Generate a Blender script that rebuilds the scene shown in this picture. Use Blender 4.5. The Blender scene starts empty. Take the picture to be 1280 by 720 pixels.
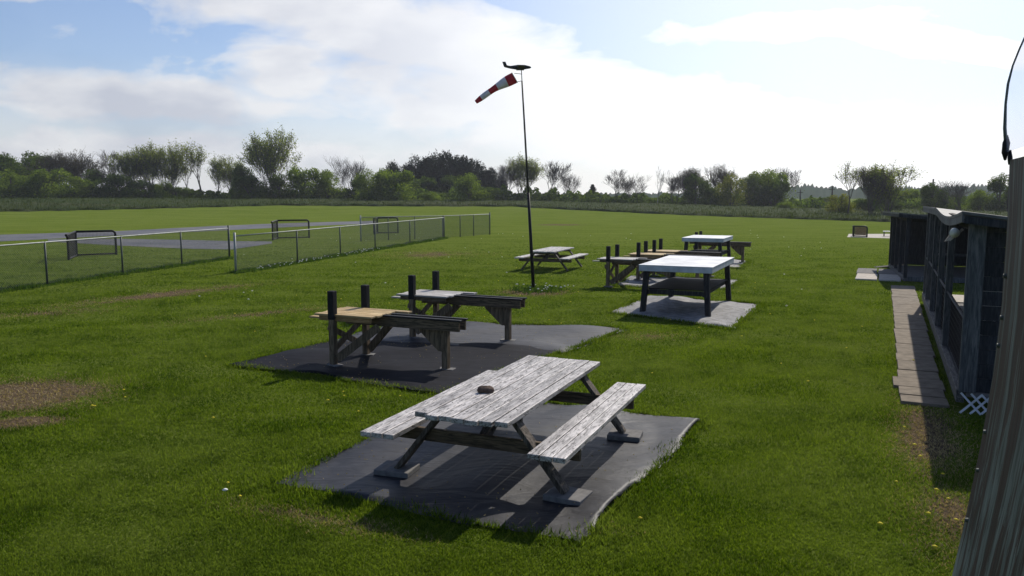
import bpy, math, random
import numpy as np
from mathutils import Vector, Matrix, Euler

C = bpy.context.scene.collection
R = math.radians
# ------------------------------------------------------------------ camera
F, YH, CAMH = 1000.0, 243.0, 2.7
PIT = math.atan((360 - YH) / F)
cd = bpy.data.cameras.new('camera'); cam = bpy.data.objects.new('camera', cd); C.objects.link(cam)
cd.sensor_width = 36; cd.lens = 36 * F / 1280; cd.clip_start = 0.05; cd.clip_end = 6000
cam.location = (0, 0, CAMH); cam.rotation_euler = (R(90) - PIT, 0, 0)
bpy.context.scene.camera = cam
# ------------------------------------------------------------------ light
SUN_AZ, SUN_EL = R(31), R(41)
sl = bpy.data.lights.new('sun', 'SUN'); sun = bpy.data.objects.new('sun', sl); C.objects.link(sun)
sl.energy = 5.0; sl.angle = R(0.6); sl.color = (1.0, 0.93, 0.82)
sd = Vector((math.sin(SUN_AZ) * math.cos(SUN_EL), math.cos(SUN_AZ) * math.cos(SUN_EL), math.sin(SUN_EL)))
sun.rotation_euler = sd.to_track_quat('Z', 'Y').to_euler()
W = bpy.data.worlds.new('World'); bpy.context.scene.world = W; W.use_nodes = True
wt = W.node_tree; wn = wt.nodes; wl = wt.links
for n in list(wn): wn.remove(n)

def N(nt, typ, **kw):
    n = nt.nodes.new(typ)
    for k, v in kw.items():
        if k.startswith('i_'):
            n.inputs[k[2:].replace('_', ' ')].default_value = v
        else:
            setattr(n, k, v)
    return n

def math_node(nt, op, a, b=None, clamp=False):
    n = nt.nodes.new('ShaderNodeMath'); n.operation = op; n.use_clamp = clamp
    for i, v in enumerate((a, b)):
        if v is None: continue
        if isinstance(v, (int, float)): n.inputs[i].default_value = v
        else: nt.links.new(v, n.inputs[i])
    return n.outputs[0]

def mixc(nt, fac, a, b, blend='MIX'):
    n = nt.nodes.new('ShaderNodeMix'); n.data_type = 'RGBA'; n.blend_type = blend
    for s, v in ((n.inputs[0], fac), (n.inputs[6], a), (n.inputs[7], b)):
        if isinstance(v, (int, float)): s.default_value = v
        elif isinstance(v, tuple): s.default_value = v if len(v) == 4 else (*v, 1)
        else: nt.links.new(v, s)
    return n.outputs[2]

def ramp(nt, fac, stops):
    n = nt.nodes.new('ShaderNodeValToRGB')
    e = n.color_ramp.elements
    while len(e) < len(stops): e.new(0.5)
    for el, (p, c) in zip(e, stops):
        el.position = p; el.color = (c, c, c, 1) if isinstance(c, (int, float)) else (*c, 1)
    nt.links.new(fac, n.inputs[0])
    return n.outputs[0]

sky = N(wt, 'ShaderNodeTexSky', sky_type='NISHITA', sun_disc=False, sun_elevation=SUN_EL, sun_rotation=SUN_AZ,
        air_density=1.0, dust_density=1.3, ozone_density=1.5, altitude=200)
tc = N(wt, 'ShaderNodeTexCoord')
sep = N(wt, 'ShaderNodeSeparateXYZ'); wl.new(tc.outputs['Generated'], sep.inputs[0])
zz = math_node(wt, 'ADD', math_node(wt, 'MAXIMUM', sep.outputs[2], 0.0), 0.16)
cx = math_node(wt, 'DIVIDE', sep.outputs[0], zz); cy = math_node(wt, 'DIVIDE', sep.outputs[1], zz)
cmb = N(wt, 'ShaderNodeCombineXYZ'); wl.new(cx, cmb.inputs[0]); wl.new(cy, cmb.inputs[1])
mp = N(wt, 'ShaderNodeMapping'); wl.new(cmb.outputs[0], mp.inputs[0])
mp.inputs['Location'].default_value = (5.3, 0.4, 0); mp.inputs['Scale'].default_value = (0.5, 0.8, 1); mp.inputs['Rotation'].default_value = (0, 0, 0.35)
nz = N(wt, 'ShaderNodeTexNoise', i_Scale=1.15, i_Detail=9.0, i_Roughness=0.52, i_Distortion=0.25); wl.new(mp.outputs[0], nz.inputs['Vector'])
clb = ramp(wt, nz.outputs[0], [(0.45, 0.0), (0.51, 0.7), (0.57, 1.0)])
# cloud banks in front of the field, laid out by bearing (u) and height (v)
yy = math_node(wt, 'MAXIMUM', sep.outputs[1], 0.12)
uu = math_node(wt, 'DIVIDE', sep.outputs[0], yy); vv = math_node(wt, 'DIVIDE', sep.outputs[2], yy)
uv = N(wt, 'ShaderNodeCombineXYZ'); wl.new(uu, uv.inputs[0]); wl.new(vv, uv.inputs[1])
field = None
for (u0, v0, ru, rv_, ti, st) in [(-0.12, 0.19, 0.36, 0.048, -12, 1.0), (-0.2, 0.225, 0.14, 0.035, -5, 1.0), (-0.27, 0.165, 0.14, 0.03, 20, 0.7), (-0.47, 0.118, 0.26, 0.034, -3, 0.95), (-0.27, 0.135, 0.07, 0.026, 0, 1.0),
                                  (-0.5, 0.248, 0.24, 0.014, 2, 0.8), (-0.1, 0.27, 0.4, 0.03, 0, 0.7), (0.5, 0.185, 0.17, 0.024, -6, 0.9), (0.22, 0.075, 0.6, 0.07, -7, 1.0), (0.08, 0.14, 0.2, 0.05, -15, 0.9), (0.33, 0.2, 0.2, 0.02, 4, 0.7), (-0.5, 0.05, 0.6, 0.035, 0, 0.75)]:
    q = N(wt, 'ShaderNodeMapping', vector_type='TEXTURE'); wl.new(uv.outputs[0], q.inputs[0])
    q.inputs['Location'].default_value = (u0, v0, 0); q.inputs['Rotation'].default_value = (0, 0, R(ti)); q.inputs['Scale'].default_value = (ru * 1.5, rv_ * 1.5, 1)
    gq = N(wt, 'ShaderNodeTexGradient', gradient_type='SPHERICAL'); wl.new(q.outputs[0], gq.inputs[0])
    k_ = math_node(wt, 'MULTIPLY', gq.outputs['Fac'], st)
    field = k_ if field is None else math_node(wt, 'MAXIMUM', field, k_)
q = N(wt, 'ShaderNodeMapping'); wl.new(uv.outputs[0], q.inputs[0]); q.inputs['Scale'].default_value = (1.0, 2.3, 1); q.inputs['Location'].default_value = (0.4, 0.9, 0)
nq = N(wt, 'ShaderNodeTexNoise', i_Scale=9.0, i_Detail=8.0, i_Roughness=0.55, i_Distortion=0.3); wl.new(q.outputs[0], nq.inputs['Vector'])
ff = math_node(wt, 'ADD', field, math_node(wt, 'MULTIPLY', math_node(wt, 'SUBTRACT', nq.outputs[0], 0.5), 1.15))
clf = ramp(wt, ff, [(0.22, 0.0), (0.36, 0.6), (0.56, 1.0)])
fm = ramp(wt, sep.outputs[1], [(0.3, 0.0), (0.55, 1.0)])
clm = mixc(wt, fm, clb, clf); clr = N(wt, 'ShaderNodeRGBToBW'); wl.new(clm, clr.inputs[0]); cl = clr.outputs[0]
nz2 = N(wt, 'ShaderNodeTexNoise', i_Scale=2.4, i_Detail=6.0, i_Roughness=0.5); wl.new(q.outputs[0], nz2.inputs['Vector']); nz2.inputs['Scale'].default_value = 5.0
shade = ramp(wt, nz2.outputs[0], [(0.38, (0.76, 0.79, 0.9)), (0.56, (1.16, 1.16, 1.18))])
# glow of thin cloud round the sun
dotn = N(wt, 'ShaderNodeVectorMath', operation='DOT_PRODUCT'); wl.new(tc.outputs['Generated'], dotn.inputs[0]); dotn.inputs[1].default_value = Vector((math.sin(R(20)) * math.cos(R(14)), math.cos(R(20)) * math.cos(R(14)), math.sin(R(14))))
glow = math_node(wt, 'POWER', math_node(wt, 'MAXIMUM', dotn.outputs['Value'], 0.0), 9.0)
cb = math_node(wt, 'ADD', math_node(wt, 'MULTIPLY', glow, 4.8), 7.0)
cloudcol = mixc(wt, math_node(wt, 'MULTIPLY', glow, 1.6, True), shade, (1.1, 1.1, 1.1))
vm = N(wt, 'ShaderNodeVectorMath', operation='SCALE'); wl.new(cloudcol, vm.inputs[0]); wl.new(cb, vm.inputs['Scale'])
# low haze near horizon is almost all white
hz = ramp(wt, sep.outputs[2], [(0.0, 0.85), (0.07, 0.6), (0.15, 0.12), (0.4, 0.0)])
veil = math_node(wt, 'MULTIPLY', glow, 0.5)
cf = math_node(wt, 'MAXIMUM', math_node(wt, 'MAXIMUM', cl, hz), veil)
# the cloud bank covers the half of the sky in front; overhead and behind it is mostly clear
cf = math_node(wt, 'MULTIPLY', cf, ramp(wt, sep.outputs[1], [(0.0, 0.12), (0.45, 1.0)]))
cf = math_node(wt, 'MULTIPLY', cf, ramp(wt, sep.outputs[2], [(0.42, 1.0), (0.75, 0.3)]))
skc = mixc(wt, 1.0, sky.outputs[0], (0.85, 0.98, 1.2), 'MULTIPLY')
allc = mixc(wt, math_node(wt, 'MULTIPLY', cf, 0.9), skc, vm.outputs[0])
bg = N(wt, 'ShaderNodeBackground', i_Strength=0.1); wl.new(allc, bg.inputs[0])
wo = N(wt, 'ShaderNodeOutputWorld'); wl.new(bg.outputs[0], wo.inputs[0])
vs = bpy.context.scene.view_settings
vs.view_transform = 'Standard'; vs.look = 'None'; vs.gamma = 1; vs.exposure = 0.0; vs.use_curve_mapping = False

# ------------------------------------------------------------------ geometry helpers
AZ = R(24)                                     # everything on the field is laid out along this bearing
def G(px, py, z=0.0):
    a = (px - 640) / F; b = (py - 360) / F
    dy = math.cos(PIT) - b * math.sin(PIT); dz = -math.sin(PIT) - b * math.cos(PIT)
    t = (z - CAMH) / dz
    return Vector((a * t, dy * t, z))
def at_y(px, py, Y):
    a = (px - 640) / F; b = (py - 360) / F
    dy = math.cos(PIT) - b * math.sin(PIT); dz = -math.sin(PIT) - b * math.cos(PIT)
    t = Y / dy
    return Vector((a * t, Y, CAMH + dz * t))
def sstep(a, b, x):
    t = np.clip((x - a) / (b - a), 0, 1); return t * t * (3 - 2 * t)
def terrain(X, Y):
    X = np.asarray(X, float); Y = np.asarray(Y, float)
    az = X / np.maximum(Y, 1)
    A = np.interp(az, [-0.3, 0.0, 0.12, 0.25, 0.36, 0.6], [1.75, 1.45, 1.0, 0.75, 0.35, 0.3])
    D = np.hypot(X, Y)
    return A * sstep(92, 150, D) + 0.0 * D

class MB:
    def __init__(s): s.v = []; s.f = []
    def add(s, vs, fs):
        o = len(s.v); s.v += [tuple(v) for v in vs]; s.f += [tuple(i + o for i in f) for f in fs]; return s
    def box(s, c, size, rot=None, taper=1.0):
        x, y, z = (k / 2 for k in size); c = Vector(c)
        M = Euler(rot).to_matrix() if rot else Matrix.Identity(3)
        vs = []
        for k in (-1, 1):
            t = taper if k == 1 else 1
            for a, b in ((-1, -1), (1, -1), (1, 1), (-1, 1)):
                vs.append(c + M @ Vector((a * x * t, b * y * t, k * z)))
        return s.add(vs, [(3, 2, 1, 0), (4, 5, 6, 7), (0, 1, 5, 4), (1, 2, 6, 5), (2, 3, 7, 6), (3, 0, 4, 7)])
    def bar(s, p0, p1, w, h, up=(0, 0, 1)):
        p0 = Vector(p0); p1 = Vector(p1); d = (p1 - p0).normalized(); u = Vector(up)
        sx = d.cross(u)
        if sx.length < 1e-4: sx = d.cross(Vector((0, 1, 0)))
        sx.normalize(); sz = sx.cross(d).normalized()
        vs = [p + sx * (a * w / 2) + sz * (b * h / 2) for p in (p0, p1) for a, b in ((-1, -1), (1, -1), (1, 1), (-1, 1))]
        return s.add(vs, [(0, 1, 2, 3), (7, 6, 5, 4), (4, 5, 1, 0), (5, 6, 2, 1), (6, 7, 3, 2), (7, 4, 0, 3)])
    def tube(s, pts, rad, n=8, cap=True):
        pts = [Vector(p) for p in pts]; rad = rad if isinstance(rad, (list, tuple)) else [rad] * len(pts)
        o = len(s.v); prev = None
        for i, p in enumerate(pts):
            d = (pts[min(i + 1, len(pts) - 1)] - pts[max(i - 1, 0)]).normalized()
            if prev is None:
                a = d.cross(Vector((0, 0, 1)))
                if a.length < 1e-3: a = d.cross(Vector((1, 0, 0)))
            else: a = prev - d * prev.dot(d)
            a.normalize(); prev = a; b = d.cross(a)
            for k in range(n):
                t = 2 * math.pi * k / n
                s.v.append(tuple(p + (a * math.cos(t) + b * math.sin(t)) * rad[i]))
        for i in range(len(pts) - 1):
            for k in range(n):
                q = o + i * n
                s.f.append((q + k, q + (k + 1) % n, q + n + (k + 1) % n, q + n + k))
        if cap:
            s.f.append(tuple(o + k for k in reversed(range(n))))
            s.f.append(tuple(o + (len(pts) - 1) * n + k for k in range(n)))
        return s
    def prism(s, poly, axis_vec):
        n = len(poly); a = Vector(axis_vec)
        vs = [Vector(p) for p in poly] + [Vector(p) + a for p in poly]
        fs = [tuple(range(n - 1, -1, -1)), tuple(range(n, 2 * n))] + [(i, (i + 1) % n, (i + 1) % n + n, i + n) for i in range(n)]
        return s.add(vs, fs)
    def mesh(s, name):
        me = bpy.data.meshes.new(name); me.from_pydata(s.v, [], s.f); me.update(); return me
    def build(s, name, mat, parent=None, smooth=False, bevel=0.0, loc=None, rot=None):
        me = s.mesh(name)
        if smooth: me.polygons.foreach_set('use_smooth', [True] * len(me.polygons))
        me.materials.append(mat)
        o = bpy.data.objects.new(name, me); C.objects.link(o)
        if parent: o.parent = parent
        if loc: o.location = loc
        if rot: o.rotation_euler = rot
        if bevel:
            b = o.modifiers.new('bevel', 'BEVEL'); b.width = bevel; b.segments = 2; b.limit_method = 'ANGLE'
        return o

def npmesh(name, V, T, mat, parent=None):
    """V (n,3), T (m,k) all polygons with k corners"""
    me = bpy.data.meshes.new(name); k = T.shape[1]
    me.vertices.add(len(V)); me.vertices.foreach_set('co', np.asarray(V, np.float32).ravel())
    me.loops.add(T.size); me.loops.foreach_set('vertex_index', np.asarray(T, np.int32).ravel())
    me.polygons.add(len(T)); me.polygons.foreach_set('loop_start', np.arange(0, T.size, k, dtype=np.int32))
    me.update(calc_edges=True); me.materials.append(mat)
    o = bpy.data.objects.new(name, me); C.objects.link(o)
    if parent: o.parent = parent
    return o

def tag(o, label=None, cat=None, group=None, kind=None):
    if label: o['label'] = label
    if cat: o['category'] = cat
    if group: o['group'] = group
    if kind: o['kind'] = kind
    return o
def thing(name, label, cat, loc=(0, 0, 0), rz=0, group=None):
    o = bpy.data.objects.new(name, None); C.objects.link(o); o.empty_display_size = 0.2
    o.location = loc; o.rotation_euler = (0, 0, rz)
    return tag(o, label, cat, group)
def children(o): return [c for c in bpy.data.objects if c.parent == o]
def copy_tree(o, parent=None):
    c = o.copy(); C.objects.link(c); c.parent = parent
    for ch in children(o): copy_tree(ch, c)
    return c

# ------------------------------------------------------------------ materials
def newmat(name):
    m = bpy.data.materials.new(name); m.use_nodes = True; nt = m.node_tree
    b = nt.nodes['Principled BSDF']; b.inputs['Specular IOR Level'].default_value = 0.3
    return m, nt, b
def coords(nt, scale=(1, 1, 1), kind='Object', loc=(0, 0, 0), rot=(0, 0, 0)):
    t = nt.nodes.new('ShaderNodeTexCoord'); m = nt.nodes.new('ShaderNodeMapping')
    nt.links.new(t.outputs[kind], m.inputs[0]); m.inputs['Scale'].default_value = scale
    m.inputs['Location'].default_value = loc; m.inputs['Rotation'].default_value = rot
    return m.outputs[0]
def noise(nt, vec, scale, detail=5, rough=0.55, dist=0.0):
    n = nt.nodes.new('ShaderNodeTexNoise'); nt.links.new(vec, n.inputs['Vector'])
    n.inputs['Scale'].default_value = scale; n.inputs['Detail'].default_value = detail
    n.inputs['Roughness'].default_value = rough; n.inputs['Distortion'].default_value = dist
    return n.outputs[0]
def bump(nt, b, h, strength=0.3, dist=0.01):
    n = nt.nodes.new('ShaderNodeBump'); n.inputs['Strength'].default_value = strength; n.inputs['Distance'].default_value = dist
    nt.links.new(h, n.inputs['Height']); nt.links.new(n.outputs[0], b.inputs['Normal'])

def wood(name, ca, cb_, cc, axis='y', rough=0.65, contrast=(0.38, 0.6), spec=0.12, fine=1.0, coat=0.0, strength=0.5, st0=3.0):
    """grain runs along axis; ca dark, cb mid, cc light"""
    m, nt, b = newmat(name)
    st = {'x': (st0, 30, 30), 'y': (30, st0, 30), 'z': (30, 30, st0)}[axis]
    gi = nt.nodes.new('ShaderNodeNewGeometry'); rnd = gi.outputs['Random Per Island']
    def island(vec):
        a_ = nt.nodes.new('ShaderNodeVectorMath'); a_.operation = 'ADD'; nt.links.new(vec, a_.inputs[0])
        c_ = nt.nodes.new('ShaderNodeCombineXYZ'); k_ = math_node(nt, 'MULTIPLY', rnd, 37.0)
        for q_ in range(3): nt.links.new(k_, c_.inputs[q_])
        nt.links.new(c_.outputs[0], a_.inputs[1]); return a_.outputs[0]
    v = island(coords(nt, tuple(k * fine for k in st)))
    g = noise(nt, v, 1.6, 6, 0.62, 0.6)
    v2 = coords(nt, tuple(k * 0.25 * fine for k in st), loc=(3, 1, 2)); p = noise(nt, v2, 2.2, 5, 0.6)
    c1 = ramp(nt, g, [(contrast[0], ca), ((contrast[0] + contrast[1]) / 2, cb_), (contrast[1], cc)])
    c2 = mixc(nt, ramp(nt, p, [(0.42, 0.0), (0.62, 0.55)]), c1, ca)
    tone = math_node(nt, 'ADD', math_node(nt, 'MULTIPLY', rnd, 0.45), 0.72); tn = nt.nodes.new('ShaderNodeVectorMath'); tn.operation = 'SCALE'; nt.links.new(c2, tn.inputs[0]); nt.links.new(tone, tn.inputs['Scale'])
    nt.links.new(tn.outputs[0], b.inputs['Base Color']); b.inputs['Roughness'].default_value = rough
    b.inputs['Specular IOR Level'].default_value = spec
    bump(nt, b, g, strength, 0.006)
    return m

M = {}
M['table_top'] = wood('weathered_white_paint', (0.04, 0.034, 0.03), (0.27, 0.25, 0.235), (0.5, 0.47, 0.45), 'y', 0.5, (0.37, 0.5), 0.4, st0=5.0, fine=1.25)
M['table_leg'] = wood('grey_leg_wood', (0.05, 0.042, 0.034), (0.12, 0.1, 0.08), (0.2, 0.17, 0.14), 'z', 0.75)
M['stand_wood'] = wood('brown_treated_wood', (0.055, 0.04, 0.026), (0.13, 0.095, 0.06), (0.21, 0.155, 0.1), 'x', 0.75)
M['stand_leg'] = wood('brown_treated_post', (0.07, 0.052, 0.033), (0.17, 0.125, 0.08), (0.27, 0.2, 0.13), 'z', 0.75)
M['deck_new'] = wood('fresh_pine', (0.3, 0.2, 0.09), (0.5, 0.37, 0.19), (0.6, 0.47, 0.27), 'x', 0.6)
M['deck_old'] = wood('silver_deck', (0.25, 0.23, 0.21), (0.45, 0.43, 0.41), (0.62, 0.6, 0.57), 'x', 0.6)
M['dark_table_leg'] = wood('dark_grey_leg', (0.012, 0.013, 0.017), (0.028, 0.03, 0.034), (0.05, 0.052, 0.056), 'z', 0.7)
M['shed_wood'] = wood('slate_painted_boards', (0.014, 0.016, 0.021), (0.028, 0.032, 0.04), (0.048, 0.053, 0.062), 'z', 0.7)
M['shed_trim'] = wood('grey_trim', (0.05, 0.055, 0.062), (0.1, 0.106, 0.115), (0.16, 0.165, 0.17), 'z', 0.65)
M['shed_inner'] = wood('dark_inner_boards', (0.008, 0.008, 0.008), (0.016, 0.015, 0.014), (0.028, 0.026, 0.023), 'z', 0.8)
M['sill'] = wood('grey_sill', (0.05, 0.05, 0.05), (0.1, 0.1, 0.1), (0.2, 0.195, 0.19), 'y', 0.6)
M['board_tan'] = wood('tan_board', (0.2, 0.12, 0.05), (0.34, 0.21, 0.1), (0.42, 0.28, 0.14), 'x', 0.7)

def simple(name, col, rough=0.6, metal=0.0, spec=0.15, nscale=0, namt=0.25, bmp=0.0):
    m, nt, b = newmat(name)
    b.inputs['Roughness'].default_value = rough; b.inputs['Metallic'].default_value = metal
    b.inputs['Specular IOR Level'].default_value = spec
    v = coords(nt); n = noise(nt, v, nscale or 8, 5)
    c = ramp(nt, n, [(0.3, tuple(k * (1 - namt) for k in col)), (0.7, tuple(min(1, k * (1 + namt * 0.6)) for k in col))])
    nt.links.new(c, b.inputs['Base Color'])
    if bmp: bump(nt, b, n, bmp, 0.01)
    return m
M['post_black'] = simple('black_foam_post', (0.012, 0.013, 0.016), 0.8, bmp=0.2, nscale=20)
M['rubber'] = simple('black_pad', (0.015, 0.015, 0.016), 0.55, nscale=15)
M['white_top'] = simple('white_laminate', (0.66, 0.665, 0.67), 0.55, nscale=2.2, namt=0.3)
M['white_apron'] = simple('bluish_white_apron', (0.5, 0.53, 0.58), 0.5, nscale=5, namt=0.25)  # bluer and darker white than the laminate top
M['concrete'] = simple('grey_concrete', (0.16, 0.155, 0.15), 0.9, nscale=14, namt=0.3, bmp=0.4)
M['pad_pale'] = simple('pale_paver', (0.44, 0.4, 0.35), 0.9, nscale=10, namt=0.25, bmp=0.4)
M['galv'] = simple('galvanised_steel', (0.3, 0.31, 0.3), 0.6, 0.3, nscale=9)
M['galv_dark'] = simple('dull_steel_post', (0.09, 0.1, 0.095), 0.6, 0.5, nscale=9)
M['wire'] = simple('chain_wire', (0.17, 0.18, 0.18), 0.55, 0.6)
M['net'] = simple('dark_netting', (0.035, 0.03, 0.03), 0.8)
M['black_pipe'] = simple('black_pipe', (0.012, 0.011, 0.014), 0.5)
M['pole'] = simple('weathered_black_pole', (0.05, 0.048, 0.045), 0.55, nscale=6)
M['red'] = simple('faded_red_cloth', (0.42, 0.03, 0.045), 0.8)
M['cloth_white'] = simple('white_cloth', (0.62, 0.58, 0.64), 0.8)
M['plane'] = simple('dark_model_plane', (0.035, 0.04, 0.045), 0.6)
M['rock'] = simple('brown_stone', (0.12, 0.085, 0.065), 0.9, nscale=30, namt=0.5, bmp=0.7)
M['white_plastic'] = simple('white_plastic', (0.7, 0.7, 0.68), 0.4)
M['grey_plastic'] = simple('grey_plastic', (0.3, 0.31, 0.32), 0.5)
M['lattice'] = simple('white_lattice', (0.6, 0.62, 0.65), 0.6)
M['util'] = simple('utility_pole_wood', (0.07, 0.06, 0.055), 0.9)
M['red_box'] = simple('dull_red_box', (0.2, 0.04, 0.03), 0.6)

m, nt, b = newmat('metal_roof'); M['roof'] = m
v = coords(nt); n = noise(nt, v, 4, 5)
nt.links.new(ramp(nt, n, [(0.35, (0.06, 0.062, 0.066)), (0.65, (0.14, 0.142, 0.145))]), b.inputs['Base Color'])
b.inputs['Metallic'].default_value = 0.0; b.inputs['Roughness'].default_value = 0.6; b.inputs['Specular IOR Level'].default_value = 0.2; bump(nt, b, n, 0.2, 0.02)

def mat_fabric(name, ca, cb_, rough, wr=1.0):
    m, nt, b = newmat(name)
    v = coords(nt, (1, 1, 1)); v2 = coords(nt, (1.0, 2.6, 1), rot=(0, 0, 0.5))
    n1 = noise(nt, v2, 1.6, 4, 0.5, 0.8); n2 = noise(nt, v, 5, 6, 0.7)
    c = ramp(nt, n2, [(0.35, ca), (0.66, cb_)]); nt.links.new(c, b.inputs['Base Color'])
    b.inputs['Roughness'].default_value = rough + 0.15; b.inputs['Specular IOR Level'].default_value = 0.28 * wr * wr
    w = nt.nodes.new('ShaderNodeTexWave'); nt.links.new(coords(nt, (40, 40, 1)), w.inputs[0]); 
    s = math_node(nt, 'ADD', n1, math_node(nt, 'MULTIPLY', n2, 0.18))
    bump(nt, b, s, 0.45 * wr, 0.05)
    return m
M['mat_grey'] = mat_fabric('landscape_fabric_grey', (0.008, 0.0085, 0.012), (0.02, 0.021, 0.027), 0.4)
M['mat_black'] = mat_fabric('landscape_fabric_black', (0.004, 0.0045, 0.007), (0.010, 0.0105, 0.016), 0.6, 0.5)
M['mat_mid'] = mat_fabric('landscape_fabric_sheen', (0.013, 0.0135, 0.018), (0.028, 0.029, 0.036), 0.45, 0.9)  # lighter grey puts the sunlit sheen into the fabric colour
M['mat_pale'] = mat_fabric('sun_bleached_fabric', (0.1, 0.1, 0.105), (0.26, 0.26, 0.26), 0.6, 0.8)

# soil / dry patches: (x, y, rx, ry, rot, strength)
def P2(px, py): g = G(px, py); return g.x, g.y
SOIL = [(*P2(-15, 498), 1.45, 1.05, 0.3, 1.0), (*P2(25, 528), 0.6, 0.3, 0.1, 0.85), (*P2(205, 368), 3.6, 0.8, 1.0, 0.65), (*P2(330, 392), 2.2, 0.5, 0.7, 0.5),
        (*P2(540, 318), 2.4, 2.2, 0.4, 0.55), (*P2(667, 365), 1.0, 1.0, 0, 0.8), (*P2(1160, 545), 0.42, 1.9, -0.42, 0.7),
        (*P2(1190, 640), 0.4, 1.1, -0.42, 0.6), (*P2(390, 648), 0.9, 0.2, -0.4, 0.55),
        (*P2(50, 392), 1.6, 0.8, 0.5, 0.5), (*P2(820, 420), 0.8, 0.5, 0, 0.5), (*P2(640, 640), 0.9, 0.18, -0.4, 0.5), (*P2(700, 281), 3, 3, 0, 0.6)]
def ground_color(nt):
    v = coords(nt)
    soil = None
    for (x, y, rx, ry, ro, s) in SOIL:
        mpn = nt.nodes.new('ShaderNodeMapping'); mpn.vector_type = 'TEXTURE'
        nt.links.new(v, mpn.inputs[0]); mpn.inputs['Location'].default_value = (x, y, 0); mpn.inputs['Rotation'].default_value = (0, 0, ro)
        mpn.inputs['Scale'].default_value = (rx * 1.5, ry * 1.5, 50)
        g = nt.nodes.new('ShaderNodeTexGradient'); g.gradient_type = 'SPHERICAL'; nt.links.new(mpn.outputs[0], g.inputs[0])
        k = math_node(nt, 'MULTIPLY', g.outputs['Fac'], s)
        soil = k if soil is None else math_node(nt, 'MAXIMUM', soil, k)
    nb = noise(nt, v, 1.3, 8, 0.7); 
    sm = math_node(nt, 'ADD', soil, math_node(nt, 'MULTIPLY', math_node(nt, 'SUBTRACT', nb, 0.5), 1.3))
    return v, ramp(nt, sm, [(0.3, 0.0), (0.48, 1.0)])

m, nt, b = newmat('lawn'); M['lawn'] = m
v, soilm = ground_color(nt)
n1 = noise(nt, v, 0.35, 5, 0.6); n2 = noise(nt, v, 9.0, 6, 0.75); n3 = noise(nt, coords(nt, (0.12, 1.2, 1), rot=(0, 0, R(-12))), 1.0, 4, 0.6)
g1 = ramp(nt, n2, [(0.3, (0.03, 0.055, 0.004)), (0.5, (0.09, 0.13, 0.014)), (0.72, (0.16, 0.21, 0.032))])
g2 = mixc(nt, ramp(nt, n1, [(0.4, 0.0), (0.65, 0.55)]), g1, (0.13, 0.165, 0.03))
g3 = mixc(nt, ramp(nt, n3, [(0.42, 0.0), (0.6, 0.5)]), g2, (0.16, 0.195, 0.045))
s1 = ramp(nt, noise(nt, v, 14, 5, 0.7), [(0.35, (0.06, 0.042, 0.028)), (0.6, (0.17, 0.125, 0.08)), (0.75, (0.3, 0.24, 0.16))])
nt.links.new(mixc(nt, soilm, g3, s1), b.inputs['Base Color'])
b.inputs['Roughness'].default_value = 0.9; b.inputs['Specular IOR Level'].default_value = 0.0
bump(nt, b, math_node(nt, 'ADD', n2, math_node(nt, 'MULTIPLY', noise(nt, v, 40, 4, 0.7), 0.6)), 0.9, 0.07)

m, nt, b = newmat('meadow'); M['meadow'] = m
v = coords(nt); n1 = noise(nt, coords(nt, (0.05, 0.25, 0.3)), 1.0, 6, 0.65); n2 = noise(nt, v, 1.2, 6, 0.7)
c = ramp(nt, n2, [(0.35, (0.02, 0.034, 0.009)), (0.6, (0.042, 0.064, 0.016)), (0.75, (0.065, 0.08, 0.026))])
nt.links.new(mixc(nt, ramp(nt, n1, [(0.45, 0.0), (0.65, 0.5)]), c, (0.075, 0.07, 0.035)), b.inputs['Base Color'])
b.inputs['Roughness'].default_value = 0.95; b.inputs['Specular IOR Level'].default_value = 0.05; bump(nt, b, n2, 1.0, 0.5)

m, nt, b = newmat('grey_asphalt'); M['asphalt'] = m
v = coords(nt); n1 = noise(nt, v, 0.35, 6, 0.65); n2 = noise(nt, v, 3.0, 6, 0.7)
c = ramp(nt, n1, [(0.35, (0.075, 0.078, 0.09)), (0.5, (0.11, 0.112, 0.125)), (0.66, (0.15, 0.145, 0.14))])
nt.links.new(mixc(nt, ramp(nt, n2, [(0.5, 0.0), (0.66, 0.6)]), c, (0.055, 0.058, 0.062)), b.inputs['Base Color']); b.inputs['Roughness'].default_value = 0.8; b.inputs['Specular IOR Level'].default_value = 0.15
M['hill'] = simple('wooded_hill', (0.03, 0.05, 0.028), 1.0, spec=0.0, nscale=0.05, namt=0.4, bmp=1.0)

def leafmat(name, ca, cb_, trans=0.35, nsc=0.7):
    m = bpy.data.materials.new(name); m.use_nodes = True; nt = m.node_tree
    for n in list(nt.nodes): nt.nodes.remove(n)
    geo = nt.nodes.new('ShaderNodeNewGeometry')
    n1 = nt.nodes.new('ShaderNodeTexNoise'); nt.links.new(geo.outputs['Position'], n1.inputs['Vector']); n1.inputs['Scale'].default_value = nsc; n1.inputs['Detail'].default_value = 4
    rnd = geo.outputs['Random Per Island']
    f = math_node(nt, 'ADD', math_node(nt, 'MULTIPLY', math_node(nt, 'SUBTRACT', n1.outputs[0], 0.5), 1.8), math_node(nt, 'MULTIPLY', rnd, 0.9), True)
    c = mixc(nt, f, ca, cb_)
    d = nt.nodes.new('ShaderNodeBsdfDiffuse'); t = nt.nodes.new('ShaderNodeBsdfTranslucent'); mx = nt.nodes.new('ShaderNodeMixShader')
    nt.links.new(c, d.inputs[0]); nt.links.new(mixc(nt, 1.0, c, (1.25, 1.25, 0.6), 'MULTIPLY'), t.inputs[0])
    mx.inputs[0].default_value = trans; nt.links.new(d.outputs[0], mx.inputs[1]); nt.links.new(t.outputs[0], mx.inputs[2])
    o = nt.nodes.new('ShaderNodeOutputMaterial'); nt.links.new(mx.outputs[0], o.inputs[0])
    return m
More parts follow.
